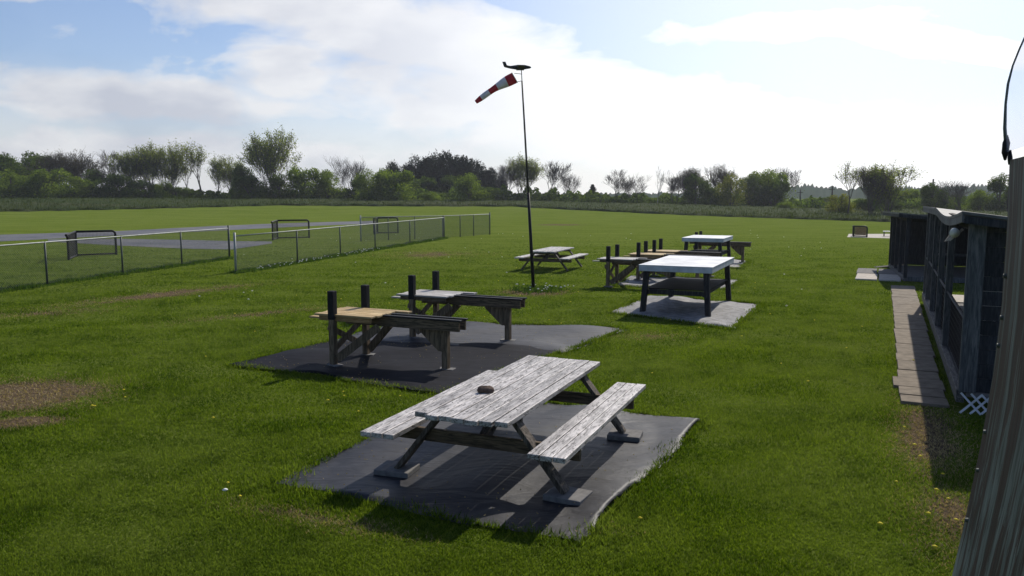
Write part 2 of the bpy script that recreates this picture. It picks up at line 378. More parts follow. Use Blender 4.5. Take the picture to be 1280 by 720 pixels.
def patchy(m, scale, col, amt, lo=0.45, hi=0.6):
    nt = m.node_tree; geo = nt.nodes.new('ShaderNodeNewGeometry')
    f = math_node(nt, 'MULTIPLY', ramp(nt, noise(nt, geo.outputs['Position'], scale, 5, 0.6), [(lo, 0.0), (hi, 1.0)]), amt)
    for n_ in [k for k in nt.nodes if k.type in ('BSDF_DIFFUSE', 'BSDF_TRANSLUCENT')]:
        src = n_.inputs[0].links[0].from_socket; nt.links.new(mixc(nt, f, src, col), n_.inputs[0])
    return m
M['blade'] = leafmat('grass_blade', (0.035, 0.072, 0.005), (0.16, 0.225, 0.02), 0.5, 0.9)
patchy(M['blade'], 0.45, (0.15, 0.2, 0.03), 0.45); patchy(M['blade'], 2.2, (0.03, 0.06, 0.006), 0.5, 0.52, 0.66)
M['straw'] = leafmat('straw_blade', (0.2, 0.16, 0.09), (0.4, 0.32, 0.18), 0.3, 0.9)
M['tall'] = leafmat('tall_grass', (0.022, 0.04, 0.009), (0.075, 0.095, 0.026), 0.35, 0.12)
M['weed'] = leafmat('weed_leaf', (0.03, 0.07, 0.012), (0.1, 0.16, 0.03), 0.35, 2.0)
M['leaf_dark'] = leafmat('dark_foliage', (0.028, 0.05, 0.012), (0.11, 0.165, 0.032), 0.42)
M['leaf_mid'] = leafmat('fresh_foliage', (0.06, 0.1, 0.014), (0.2, 0.27, 0.045), 0.5)
M['leaf_yellow'] = leafmat('yellow_green_foliage', (0.09, 0.11, 0.02), (0.22, 0.23, 0.05), 0.45)
M['leaf_spring'] = leafmat('young_leaves', (0.1, 0.14, 0.03), (0.26, 0.3, 0.08), 0.5)
M['leaf_bud'] = leafmat('budding_twigs', (0.06, 0.05, 0.035), (0.13, 0.12, 0.06), 0.2)
M['needle'] = leafmat('dark_needles', (0.009, 0.015, 0.011), (0.026, 0.038, 0.024), 0.15)
M['bark'] = simple('grey_bark', (0.085, 0.072, 0.06), 0.9, nscale=6)
M['bark_pale'] = simple('pale_bark', (0.25, 0.23, 0.2), 0.9, nscale=6)
M['flower_y'] = simple('yellow_petals', (0.75, 0.6, 0.04), 0.7)
M['flower_w'] = simple('white_seed_heads', (0.7, 0.7, 0.66), 0.8)

# ------------------------------------------------------------------ ground
def grid_polar(name, azs, Ds, zf, mat):
    V = []; 
    for D in Ds:
        for a in azs:
            x, y = D * math.sin(a), D * math.cos(a); V.append((x, y, zf(x, y)))
    n = len(azs); T = [(j * n + i, j * n + i + 1, (j + 1) * n + i + 1, (j + 1) * n + i) for j in range(len(Ds) - 1) for i in range(n - 1)]
    return npmesh(name, np.array(V), np.array(T), mat)
Ds = [0.05] + list(np.geomspace(3, 85, 14)) + list(np.linspace(90, 170, 17)) + [200, 260, 400, 560, 780]
g = grid_polar('ground', np.linspace(-math.pi, math.pi, 145), Ds, lambda x, y: float(terrain(x, y)) if y > 20 else 0.0, M['lawn'])
tag(g, kind='structure')

# rough meadow beyond the mown edge; its lip is 25 cm of uncut grass
def lip(px):                                     # mown edge in the picture -> distance
    py = np.interp(px, [-300, 0, 350, 640, 760, 960, 1100, 1300, 1700], [274, 271, 265.5, 264.8, 267, 272.5, 277, 284, 300])
    return 2700.0 / (py - 243.0)
rng = np.random.RandomState(4)
pxs = np.linspace(-330, 1750, 420); V = []
rows = [0, 0.35, 1.2, 3, 6, 10, 15, 21, 28, 36, 46, 60]
for j, r in enumerate(rows):
    for i, px in enumerate(pxs):
        d = lip(px) + r + (0.5 * math.sin(px * 0.13) + rng.rand() * 0.6 if j < 3 else rng.rand() * 1.5)
        x = (px - 640) / F * d; z = float(terrain(x, d)) + (0.004 if j == 0 else 0.22 + 0.14 * rng.rand())
        V.append((x, d, z))
n = len(pxs); T = [(j * n + i, j * n + i + 1, (j + 1) * n + i + 1, (j + 1) * n + i) for j in range(len(rows) - 1) for i in range(n - 1)]
tag(npmesh('meadow', np.array(V), np.array(T), M['meadow']), kind='structure')

def blades(name, X, Y, Z, H, Wd, mat, lean=0.5, seed=0):
    r = np.random.RandomState(seed); n = len(X)
    a = r.rand(n) * 2 * np.pi; la = r.rand(n) * 2 * np.pi; ln = r.rand(n) * lean * H
    dx, dy = np.cos(a) * Wd / 2, np.sin(a) * Wd / 2
    V = np.empty((n, 3, 3), np.float32)
    V[:, 0] = np.stack([X - dx, Y - dy, Z], 1); V[:, 1] = np.stack([X + dx, Y + dy, Z], 1)
    V[:, 2] = np.stack([X + np.cos(la) * ln, Y + np.sin(la) * ln, Z + H], 1)
    return npmesh(name, V.reshape(-1, 3), np.arange(3 * n).reshape(-1, 3), mat)

# tall grass tufts on the meadow
r = np.random.RandomState(5); n = 60000
px = r.rand(n) * 1500 - 100; d = lip(px) + 0.1 + (r.rand(n) ** 1.4) * 55; X = (px - 640) / F * d
H = 0.18 + 0.38 * r.rand(n) ** 2; tg = blades('tall_grass', X, d, terrain(X, d) + 0.15, H, 0.05 + 0.09 * r.rand(n), M['tall'], 0.6, 6)
tag(tg, kind='stuff')

# ------------------------------------------------------------------ paving: model runway, path, pads
def sheet(name, poly, mat, z, sub=0, kind='structure', zf=None):
    mb = MB(); mb.add([(p[0], p[1], z) for p in poly], [tuple(range(len(poly)))])
    o = mb.build(name, mat)
    if kind: o['kind'] = kind
    return o
def strip(name, up, lo, mat, z):
    n = len(up); V = [(*P2(*p), z) for p in up] + [(*P2(*p), z) for p in lo]
    return tag(MB().add(V, [(i + n, i + 1 + n, i + 1, i) for i in range(n - 1)]).build(name, mat), kind='structure')
strip('runway', [(-160, 306), (0, 293.5), (145, 289), (260, 283), (330, 280), (400, 277.8), (470, 276)],
      [(-160, 318), (0, 302), (145, 294.5), (260, 289), (330, 285.5), (400, 282), (470, 279.5)], M['asphalt'], 0.006)
strip('taxiway', [(60, 299.5), (147, 298.5), (230, 300), (290, 301.5), (340, 302)], [(60, 302), (147, 307), (230, 311), (290, 312), (340, 304.5)], M['asphalt'], 0.010)
strip('concrete_strip', [(1061, 292.5), (1150, 292.5)], [(1059, 296.5), (1150, 299)], M['pad_pale'], 0.008)

dv = Vector((math.sin(AZ), math.cos(AZ), 0)); rv = Vector((math.cos(AZ), -math.sin(AZ), 0))
path = MB(); A0 = Vector((5.03, 10.12, 0)); rr = random.Random(2)
s = 0.0; i = 0
while s < 14.6:
    L = [0.42, 0.5, 0.6, 0.6, 0.75, 0.62, 0.95, 0.9][i] if i < 8 else rr.choice([0.6, 0.9, 0.62])
    w = 0.54 + 0.006 * s + rr.uniform(-0.01, 0.015) + (0.1 if i == 2 else 0)
    off = rr.uniform(-0.01, 0.01) - (0.07 if i == 2 else 0)
    c = A0 + dv * (s + L / 2) + rv * (w / 2 + off + 0.014 * s)
    path.box((c.x, c.y, 0.018 + rr.uniform(0, 0.008)), (w, L - 0.03, 0.045), (rr.uniform(-.012, .012), rr.uniform(-.01, .01), -AZ + rr.uniform(-.012, .012)))
    s += L; i += 1
M['path_slab'] = simple('brown_grey_slab', (0.17, 0.14, 0.105), 0.85, nscale=7, namt=0.35, bmp=0.4)
tag(path.build('path', M['path_slab'], bevel=0.006), kind='structure')
for k, (u, vv, mt, lab) in enumerate([(0, 0, 'pad_pale', 'pale square paver in the grass, front left of the four by the far shed'), (0.68, 0, 'pad_pale', 'pale speckled paver, front one touching the shade of the far shed'),
                                 (0, 2.1, 'concrete', 'grey paver of the rear pair by the far shed, the one on the lawn side'), (0.68, 2.1, 'concrete', 'grey paver of the rear pair, the one beside the far shed sill')]):
    c = G(1069, 350) + dv * (1.0 + vv) + rv * (0.33 + u)
    o = MB().box((0, 0, 0), (0.63, 1.95, 0.05)).build('paver', M[mt], bevel=0.008, loc=(c.x, c.y, 0.02), rot=(0, 0, -AZ - 0.02)); tag(o, lab, 'paver', 'pavers beside the far shed')

# ------------------------------------------------------------------ ground mats
def mat_sheet(name, corners, mat, z, label, rag=0.04, seed=1, group='ground mats'):
    """bilinear patch with gentle wrinkles and a slightly ragged edge"""
    r = np.random.RandomState(seed); A, B, Cc, D = [np.array(c, float)[:2] for c in corners]
    n = 60; V = []
    ph = r.rand(8) * 6
    for j in range(n + 1):
        for i in range(n + 1):
            u, v = i / n, j / n; p = A * (1 - u) * (1 - v) + B * u * (1 - v) + Cc * u * v + D * (1 - u) * v
            e = min(u, v, 1 - u, 1 - v)
            if e == 0: p = p + (r.rand(2) - 0.5) * rag + 0.05 * np.array([math.sin(9 * v + ph[0]), math.sin(8 * u + ph[1])])
            h = 0.02 * (math.sin(14 * u + 5 * v + ph[2] + 2 * math.sin(5 * v)) + math.sin(9 * v - 4 * u + ph[3] + 1.5 * math.sin(7 * u))) + 0.012
            V.append((p[0], p[1], z + max(0.0, h) * (1 if e > 0 else 0.3) + 0.002 * r.rand()))
    T = np.array([(j * (n + 1) + i, j * (n + 1) + i + 1, (j + 1) * (n + 1) + i + 1, (j + 1) * (n + 1) + i) for j in range(n) for i in range(n)])
    o = npmesh(name, np.array(V), T, mat); o.data.polygons.foreach_set('use_smooth', [True] * len(T))
    return tag(o, label, 'mat', group)
MATS = []
def addmat(corners, *a, **k):
    _c = sum((Vector((c[0], c[1])) for c in corners), Vector((0, 0))) / 4; corners = [_c + (Vector((c[0], c[1])) - _c) * 1.035 for c in corners]; MATS.append([tuple(c[:2]) for c in corners]); mat_sheet('ground_mat', corners, *a, **k)
addmat([G(350, 604), G(720, 677), G(874, 529), (-0.55, 10.6)], M['mat_grey'], 0.01, 'grey wrinkled fabric mat under the nearest picnic table', seed=2)
addmat([G(296, 457), G(549, 492), G(708, 437), G(415, 428)], M['mat_black'], 0.03, 'black fabric mat under the launch stand with yellow pine deck', seed=3)
addmat([G(408, 431), G(700, 441), G(780, 411), G(500, 401)], M['mat_mid'], 0.010, 'charcoal faded mat under the silver decked launch stand', seed=4)
addmat([G(764, 391), G(914, 411), G(950, 381), G(812, 370)], M['mat_pale'], 0.010, 'pale bleached mat under the nearer white table', seed=5)
addmat([G(772, 358), G(905, 362), G(925, 351), G(790, 346)], M['mat_pale'], 0.010, 'pale mat under the three middle launch stands', seed=6)
addmat([G(855, 331), G(925, 336), G(935, 326), G(875, 323)], M['mat_pale'], 0.010, 'pale mat under the farther white table', seed=7)

# ------------------------------------------------------------------ picnic tables
def picnic_table(loc, rz, label):
    t = thing('picnic_table', label, 'picnic table', loc, rz, 'wooden picnic tables')
    top = MB(); rr = random.Random(5); nb = 7; w = 0.92 / nb
    for i in range(nb):
        x = -0.46 + w * (i + 0.5); y0 = -1.41 + rr.uniform(-0.012, 0.012) + (0.05 if i in (0, nb - 1) else 0); y1 = 1.41 + rr.uniform(-.012, .012)
        top.box((x, (y0 + y1) / 2, 0.70 + rr.uniform(-.002, .003)), (w - 0.008, y1 - y0, 0.046), (0, rr.uniform(-.012, .012), 0))
    top.build('tabletop', M['table_top'], t, bevel=0.006)
    for sg in (-1, 1):
        bm_ = MB()
        for i in range(3):
            wx = 0.35 / 3; bm_.box((sg * (0.655 + wx * (i + 0.5)), 0, 0.472 + rr.uniform(-.002, .002)), (wx - 0.008, 2.82 + rr.uniform(-.02, .02), 0.046))
        bm_.build('bench_seat', M['table_top'], t, bevel=0.006)
        for e in (-1, 1):
            MB().bar((sg * 0.86, e * 0.98, 0.03), (sg * 0.34, e * 0.98, 0.675), 0.045, 0.13, (0, 1, 0)).build('leg', M['table_leg'], t, bevel=0.005)
    sc = MB()
    for i in range(7):
        for e in (-1, 1):
            for q_ in (-0.03, 0.03): sc.tube([(-0.46 + w * (i + 0.5) + q_, e * 0.93, 0.722), (-0.46 + w * (i + 0.5) + q_, e * 0.93, 0.7255)], 0.006, 8)
    so_ = sc.build('screw_heads', M['galv_dark'], t); so_['kind'] = 'stuff'
    for e in (-1, 1):
        MB().bar((-0.98, e * 0.935, 0.385), (0.98, e * 0.935, 0.385), 0.04, 0.125).build('crossbeam', M['stand_wood'], t, bevel=0.005)
        MB().bar((-0.42, e * 0.935, 0.635), (0.42, e * 0.935, 0.635), 0.04, 0.085).build('top_cleat', M['table_leg'], t, bevel=0.005)
        MB().bar((0, e * 0.9, 0.36), (0, e * 0.35, 0.665), 0.12, 0.04).build('brace', M['table_leg'], t, bevel=0.005)
    return t
pt = picnic_table((0.07, 8.11, 0.03), -0.40, 'white weathered picnic table with a brown stone on top, nearest on its grey mat')
pt2 = copy_tree(pt); pt2.location = (1.47, 29.1, 0); pt2.rotation_euler.z = -0.36; pt2.scale = (1, 0.92, 1)
pt2['label'] = 'far picnic table standing on grass behind the windsock pole'
# cinder blocks below the feet
def loc2w(o, p): return Matrix.Translation(o.location) @ Euler(o.rotation_euler).to_matrix().to_4x4() @ Vector(p)
for (sx, sy), lab in (((1, -1), 'concrete paver under the front right foot of the nearest picnic table'), ((-1, -1), 'concrete paver under the front left foot of the nearest picnic table'),
                      ((1, 1), 'concrete paver under the back right foot of the nearest picnic table'), ((-1, 1), 'concrete paver under the back left foot of the nearest picnic table')):
    p = loc2w(pt, (sx * 0.88, sy * 0.98, 0)); 
    o = MB().box((0, 0, 0), (0.36, 0.3, 0.055)).build('paver', M['concrete'], bevel=0.008, loc=(p.x, p.y, 0.036), rot=(0, 0, -0.4 + 0.1 * sx * sy)); tag(o, lab, 'paver', 'pavers under picnic table feet')
# stone on the table
import bmesh
def rock(name, loc, size, mat, seed):
    bm = bmesh.new(); bmesh.ops.create_icosphere(bm, subdivisions=3, radius=1); r = random.Random(seed)
    d = [Vector((r.gauss(0, 1), r.gauss(0, 1), r.gauss(0, 1))).normalized() for _ in range(16)]
    for v in bm.verts:
        k = 1 + 0.1 * sum(math.copysign(abs(v.co.dot(q)) ** 3, v.co.dot(q)) for q in d[:8]) 
        for q in d[8:]:
            t = v.co.dot(q)
            if t > 0.72: v.co -= q * (t - 0.72) * 0.8
        v.co *= k; v.co = Vector((v.co.x * size[0], v.co.y * size[1], max(v.co.z, -0.6) * size[2]))
    me = bpy.data.meshes.new(name); bm.to_mesh(me); bm.free(); me.materials.append(mat)
    o = bpy.data.objects.new(name, me); C.objects.link(o); o.location = loc; return o
p = G(606, 491, 0.75)
tag(rock('stone', (p.x, p.y, 0.785), (0.085, 0.062, 0.055), M['rock'], 3), 'small brown stone resting on the nearest picnic table top', 'stone')

# ------------------------------------------------------------------ launch stands
def stand(loc, label, deckmat):
    t = thing('launch_stand', label, 'model launch stand', loc, -AZ, 'wooden model plane launch stands')
    for sg in (-1, 1):
        MB().box((0, sg * 0.45, 0.39), (0.095, 0.095, 0.72)).build('post', M['stand_leg'], t, bevel=0.006)
        MB().box((0, sg * 0.45, 0.975), (0.11, 0.11, 0.45)).build('padded_upright', M['post_black'], t, bevel=0.012)
        MB().box((0.02, sg * 0.45, 0.022), (0.24, 0.15, 0.035), (0, 0, 0.25 * sg)).build('base_plate', M['concrete'], t, bevel=0.006)
        MB().bar((0.07, sg * 0.45, 0.13), (0.66, sg * 0.17, 0.63), 0.045, 0.13).build('brace', M['stand_leg'], t, bevel=0.005)
    MB().bar((-0.055, -0.42, 0.22), (-0.055, 0.42, 0.62), 0.04, 0.09).bar((-0.1, 0.42, 0.22), (-0.1, -0.42, 0.62), 0.04, 0.09).build('cross_brace', M['stand_leg'], t, bevel=0.004)
    MB().box((1.76, 0, 0.34), (0.1, 0.1, 0.62)).build('leg', M['stand_leg'], t, bevel=0.006)
    MB().box((1.76, 0, 0.022), (0.27, 0.16, 0.035), (0, 0, 0.1)).build('base_plate', M['concrete'], t, bevel=0.006)
    for sg in (-1, 1):
        MB().box((1.03, sg * 0.1, 0.715), (2.04, 0.045, 0.15)).build('beam', M['stand_wood'], t, bevel=0.004)
        MB().box((1.3, sg * 0.1, 0.805), (1.56, 0.075, 0.028)).build('beam_pad', M['rubber'], t, bevel=0.006)
    MB().prism([(1.72, -0.025, 0.66), (1.3, -0.025, 0.66), (1.3, -0.025, 0.60), (1.64, -0.025, 0.3), (1.72, -0.025, 0.3)], (0, 0.05, 0)).build('gusset', M['stand_leg'], t, bevel=0.004)
    dk = MB(); ys = [-0.40, -0.26, -0.12, 0.02, 0.16, 0.30]
    for i, y in enumerate(ys): dk.box((0.19 + 0.03 * (i % 2) + (0.1 if i == 5 else 0), y, 0.816), (1.06 + (0.2 if i == 5 else 0), 0.128, 0.03))
    dk.build('deck', M[deckmat], t, bevel=0.004)
    MB().box((0.22, -0.43, 0.765), (0.96, 0.04, 0.075)).box((0.22, 0.33, 0.765), (0.96, 0.04, 0.075)).build('deck_rail', M['stand_wood'] if deckmat == 'deck_old' else M['board_tan'], t, bevel=0.004)
    MB().box((-0.37, -0.3, 0.745), (0.3, 0.12, 0.028)).build('side_slat', M[deckmat], t, bevel=0.004)
    return t
stand((-2.62, 12.77, 0.01), 'launch stand with yellow pine deck and two black uprights on the black mat', 'deck_new')
proto = stand((-1.68, 15.22, 0.01), 'silver grey decked launch stand with its beam over the charcoal mat', 'deck_old')
for (x, y), lab, dm in (((2.98, 23.6), 'grey decked launch stand just left of the nearer white table', None), ((4.14, 25.4), 'second launch stand behind the nearer white table, yellowish deck between its neighbours', 'deck_new'),
                        ((4.88, 26.8), 'launch stand seen left of the farther white table, pale yellow deck', 'deck_new'), ((7.55, 32.4), 'farthest launch stand with its beam sticking out right of the farther white table', None)):
    c = copy_tree(proto); c.location = (x, y, 0.01); c['label'] = lab
    if dm:
        for ch in children(c):
            if ch.name.startswith(('deck', 'side_slat')): ch.data = ch.data.copy(); ch.data.materials[0] = M['board_tan'] if 'rail' in ch.name else M[dm]

# ------------------------------------------------------------------ white work tables
def work_table(loc, w, l, h, label, rz=-AZ):
    t = thing('work_table', label, 'work table', loc, rz, 'white topped work tables')
    MB().box((0, 0, h - 0.075), (w + 0.2, l + 0.2, 0.13)).build('apron', M['white_apron'], t, bevel=0.008)
    MB().box((0, -(l + 0.215) / 4, h - 0.004), (w + 0.215, (l + 0.215) / 2 - 0.006, 0.014)).box((0, (l + 0.215) / 4, h - 0.004), (w + 0.215, (l + 0.215) / 2 - 0.006, 0.014), (0.002, 0, 0)).build('tabletop', M['white_top'], t, bevel=0.004)
    for sx in (-1, 1):
        for sy in (-1, 1):
            MB().bar((sx * (w / 2 + 0.02), sy * (l / 2), 0.0), (sx * (w / 2 - 0.05), sy * (l / 2 - 0.03), h - 0.142), 0.12, 0.12, (0, 1, 0)).build('leg', M['dark_table_leg'], t, bevel=0.006)
    for sy in (-1, 1): MB().bar((-w / 2 - 0.02, sy * (l / 2 - 0.1), 0.5), (w / 2 + 0.02, sy * (l / 2 - 0.1), 0.5), 0.045, 0.11).build('stretcher', M['dark_table_leg'], t, bevel=0.004)
    for sx in (-1, 1): MB().bar((sx * (w / 2 - 0.1), -l / 2, 0.5), (sx * (w / 2 - 0.1), l / 2, 0.5), 0.045, 0.11).build('stretcher', M['dark_table_leg'], t, bevel=0.004)
    MB().box((0, 0, 0.57), (w - 0.02, l * 0.92, 0.02)).build('shelf', M['mat_black'], t)
    return t
work_table((4.24, 19.1, 0), 1.44, 2.85, 1.12, 'large white topped work table, nearest of the pair, on a pale mat')
work_table((7.37, 30.1, 0), 1.3, 1.97, 1.12, 'smaller far white topped work table in front of the farthest launch stand')

# ------------------------------------------------------------------ windsock
t = thing('windsock_pole', 'tall leaning black pole with steel socket and model plane vane on top', 'windsock pole', (0.62, 22.68, 0))
TOP = Vector((-0.36, 0, 6.1)); ln = lambda k: TOP * k
MB().tube([ln(0) + Vector((0, 0, -0.1)), ln(0.45)], [0.05, 0.04], 12).build('lower_pole', M['black_pipe'], t, smooth=True)
MB().tube([ln(0.448), ln(0.955)], [0.03, 0.022], 12).build('upper_pole', M['pole'], t, smooth=True)
MB().tube([ln(0.95), ln(1.0)], 0.012, 8).build('spindle', M['galv_dark'], t, smooth=True)
# swivel frame arms
q1, q2 = ln(0.985), ln(0.955)
MB().tube([q1, q1 + Vector((-0.2, 0, 0.02))], 0.008, 6).tube([q2, q2 + Vector((-0.2, 0, -0.04))], 0.008, 6).build('swivel_arm', M['galv_dark'], t)
# plane vane
pl = ln(1.0) + Vector((0, 0, 0.07)); fus = MB()
fus.tube([pl + Vector((x, 0, z)) for x, z in ((0.27, 0.02), (0.23, 0.02), (0.1, 0.025), (-0.1, 0.02), (-0.3, 0.02), (-0.46, 0.05))], [0.01, 0.035, 0.06, 0.07, 0.04, 0.03], 10)
vane = fus.build('model_plane_vane', M['plane'], t, smooth=True)
MB().prism([pl + Vector(k) for k in ((0.08, -0.42, 0), (-0.1, -0.42, 0), (-0.14, 0.42, 0), (0.08, 0.42, 0))], (0, 0, 0.018)).build('wing', M['plane'], vane)
MB().prism([pl + Vector(k) for k in ((-0.38, -0.009, 0.03), (-0.48, -0.009, 0.03), (-0.53, -0.009, 0.17), (-0.44, -0.009, 0.17))], (0, 0.018, 0)).build('tail_fin', M['plane'], vane)
MB().prism([pl + Vector(k) for k in ((-0.38, -0.14, 0.045), (-0.47, -0.14, 0.045), (-0.47, 0.14, 0.045), (-0.38, 0.14, 0.045))], (0, 0, 0.012)).build('tail_plane', M['plane'], vane)
MB().tube([ln(0.99), pl], 0.01, 6).build('vane_rod', M['galv_dark'], t)
# sock, a thing that hangs from the pole
base = Vector((0.62, 22.68, 0)) + ln(0.97); mo = base + Vector((-0.2, 0, -0.01))
tip = mo + Vector((-1.08, 0.05, -0.66))
ws = thing('windsock', 'red and white striped windsock drooping from the top of the leaning pole', 'windsock', mo)
cuts = [0, 0.2, 0.45, 0.65, 0.86, 1.0]
for i in range(5):
    a, b_ = cuts[i], cuts[i + 1]; pts = []; rad = []
    for k in range(5):
        u = a + (b_ - a) * k / 4; p = (tip - mo) * u + Vector((0, 0, 0.05 * math.sin(u * 3.1) ))
        pts.append(p); rad.append(0.11 * (1 - u) ** 0.9 + 0.045 * (1 + 0.3 * math.sin(9 * u)))
    MB().tube(pts, rad, 14, cap=False).build('sock_band', M['red' if i % 2 == 0 else 'cloth_white'], ws, smooth=True)
hoop = MB(); d = (tip - mo).normalized(); e1 = d.cross(Vector((0, 1, 0))).normalized(); e2 = d.cross(e1)
hoop.tube([(e1 * math.cos(k * math.pi / 10) + e2 * math.sin(k * math.pi / 10)) * 0.155 for k in range(21)], 0.009, 5).build('hoop', M['galv_dark'], ws)

# ------------------------------------------------------------------ chain link fences
def fence(pts, label, h=1.25, posts=None, post_r=0.03, tall=()):
    """pts: ground points of posts in order"""
    o0 = Vector(pts[0]); t = thing('chain_link_fence', label, 'fence', o0, 0, 'chain link fence runs')
    L = [Vector(p) - o0 for p in pts]
    for i, p in enumerate(L):
        big = i in tall
        MB().tube([p + Vector((0, 0, -0.1)), p + Vector((0, 0, h + (0.12 if big else 0.02)))], 0.042 if big else post_r, 8).build('fence_post', M['galv' if (big and i == 0) else 'galv_dark'], t, smooth=True)
    MB().tube([p + Vector((0, 0, h)) for p in L], 0.022, 8).build('top_rail', M['galv'], t, smooth=True)
    V = []; T = []; s = 0.075; w = 0.0042 if o0.y > 40 else 0.003
    for i in range(len(L) - 1):
        a, b_ = L[i], L[i + 1]; ln_ = (b_ - a).length; d = (b_ - a) / ln_
        k = -h
        while k < ln_:
            for sg in (1, -1):
                x0, x1 = (k, k + h) if sg == 1 else (k + h, k); z0, z1 = 0.03, h
                if x1 != x0:
                    sl_ = (z1 - z0) / (x1 - x0); X0, X1 = x0, x1
                    def cl_(x): return min(max(x, 0), ln_)
                    c0, c1 = cl_(x0), cl_(x1); zz0 = z0 + (c0 - x0) * sl_; zz1 = z0 + (c1 - x0) * sl_
                    if abs(c1 - c0) < 0.03: continue
                    p0 = a + d * c0 + Vector((0, 0, zz0)); p1 = a + d * c1 + Vector((0, 0, zz1)); dd = (p1 - p0).normalized(); nn = Vector((-d.y, d.x, 0)); sd_ = dd.cross(nn) * w
                    o = len(V); V += [p0 + sd_, p1 + sd_, p0 - sd_ * 0.5 + nn * w, p1 - sd_ * 0.5 + nn * w, p0 - sd_ * 0.5 - nn * w, p1 - sd_ * 0.5 - nn * w]
                    T += [(o, o + 1, o + 3, o + 2), (o + 2, o + 3, o + 5, o + 4), (o + 4, o + 5, o + 1, o)]
            k += s
    npmesh('wire_mesh', np.array([tuple(v) for v in V]), np.array(T), M['wire'], t)
    return t
def line_posts(a, b, n): return [tuple(Vector(a).lerp(Vector(b), k / n)) for k in range(n + 1)]
a, b = G(50, 357.5), G(287, 323)
dfe = (b - a)
fence(line_posts(tuple(a - dfe * 0.62), tuple(b), 5), 'left chain link fence run ending at the gate gap before the runway', 1.28, tall=(5,))
c1, c2 = G(295, 341.5), Vector((-4.2, 49.5, 0)); 
fence([tuple(c1)] + [tuple(c1.lerp(c2, k)) for k in (0.19, 0.36, 0.53, 0.74, 1.0)], 'middle chain link fence run from the silver gate post back to the bent post', 1.28, tall=(0, 5))
fence([(-8.8, 46.6, 0), (-7.35, 47.6, 0), (-5.9, 48.6, 0), (-4.3, 49.7, 0), (-3.3, 51.0, 0), (-2.5, 52.3, 0), (-1.5, 54.2, 0)], 'far chain link fence run across the field by the smallest netted frame', 1.38, tall=(0, 6))

# ------------------------------------------------------------------ netted safety frames
def net_frame(pa, pb, pc, h, label, board=False):
    """main frame from pa to pb, short return from pa to pc"""
    pa, pb, pc = Vector(pa), Vector(pb), Vector(pc)
    t = thing('safety_frame', label, 'pilot safety frame', pa, 0, 'pilot safety frames')
    A, B, Cc = Vector((0, 0, 0)), pb - pa, pc - pa; Z = Vector((0, 0, 1)); r = 0.14
    d = B.normalized()
    MB().tube([A, A + Z * h, A + Z * h], 0.05, 8).build('frame_post', M['black_pipe'], t, smooth=True)
    arc = [B, B + Z * (h - r)] + [B + Z * (h - r) + (-d * (1 - math.cos(k)) + Z * math.sin(k)) * r for k in (0.4, 0.8, 1.2, math.pi / 2)] + [A + Z * h]
    MB().tube(arc, 0.05, 8).build('frame_hoop', M['black_pipe'], t, smooth=True)
    MB().tube([A + Z * 0.06, B + Z * 0.06], 0.035, 8).tube([A + Z * 0.06, Cc + Z * 0.06], 0.035, 8).build('bottom_rail', M['black_pipe'], t, smooth=True)
    MB().tube([Cc, Cc + Z * (h - 0.15), Cc + Z * (h - 0.03) + Cc * 0.15, A + Z * h], 0.045, 8).build('side_rail', M['black_pipe'], t, smooth=True)
    if board:
        n_ = Vector((-d.y, d.x, 0)); MB().prism([A + d * 0.06 + Z * 0.12, B - d * 0.06 + Z * 0.12, B - d * 0.06 + Z * (h - 0.06), A + d * 0.06 + Z * (h - 0.06)], n_ * 0.02).build('backboard', M['board_tan'], t)
    else:
        nm = MB(); Ln = B.length; k = 0.0
        while k < Ln: nm.bar(A + d * k + Z * 0.06, A + d * k + Z * h, 0.005, 0.005); k += 0.055
        k = 0.1
        while k < h: nm.bar(A + Z * k, B + Z * k, 0.005, 0.005); nm.bar(A + Z * k, Cc + Z * k, 0.005, 0.005); k += 0.055
        k = 0.0
        while k < Cc.length: nm.bar(A + Cc.normalized() * k + Z * 0.06, A + Cc.normalized() * k + Z * h, 0.005, 0.005); k += 0.055
        nm.build('netting', M['net'], t)
    return t
net_frame(G(96, 320.5), G(145.5, 318.5), G(86, 325.5), 1.08, 'black pipe frame with netting, leftmost and largest, seen through the left fence')
net_frame(G(347, 298.5), G(386.5, 297.5), G(341, 300.5), 1.12, 'black pipe netted frame on the grass beside the end of the taxiway')
net_frame(G(472, 292), G(497.5, 291.5), G(467.5, 293), 1.08, 'smallest black netted frame behind the far fence run')
net_frame(G(1067, 296), G(1083.5, 296.5), G(1066, 295), 0.68, 'dark frame with tan backboard on the pale strip at right', board=True)
# low table by the strip, half behind the far shed
t = thing('low_table', 'small low white table on the pale strip, half hidden by the far shed', 'table', G(1113, 295.5), -AZ)
MB().box((0, 0, 0.32), (0.9, 0.6, 0.04)).build('tabletop', M['white_top'], t)
for sx in (-1, 1):
    for sy in (-1, 1): MB().box((sx * 0.38, sy * 0.24, 0.15), (0.06, 0.06, 0.3)).build('leg', M['dark_table_leg'], t)
# board leaning by the far shed
a = G(1094, 334.5); tag(MB().prism([(0, 0, 0), (1.1, -0.2, 0), (1.1, -0.2, 0.13)], (0.15, 0.45, 0)).build('ramp_board', M['shed_inner'], loc=tuple(a)), 'low dark wedge board lying at the corner of the far shed', 'board')

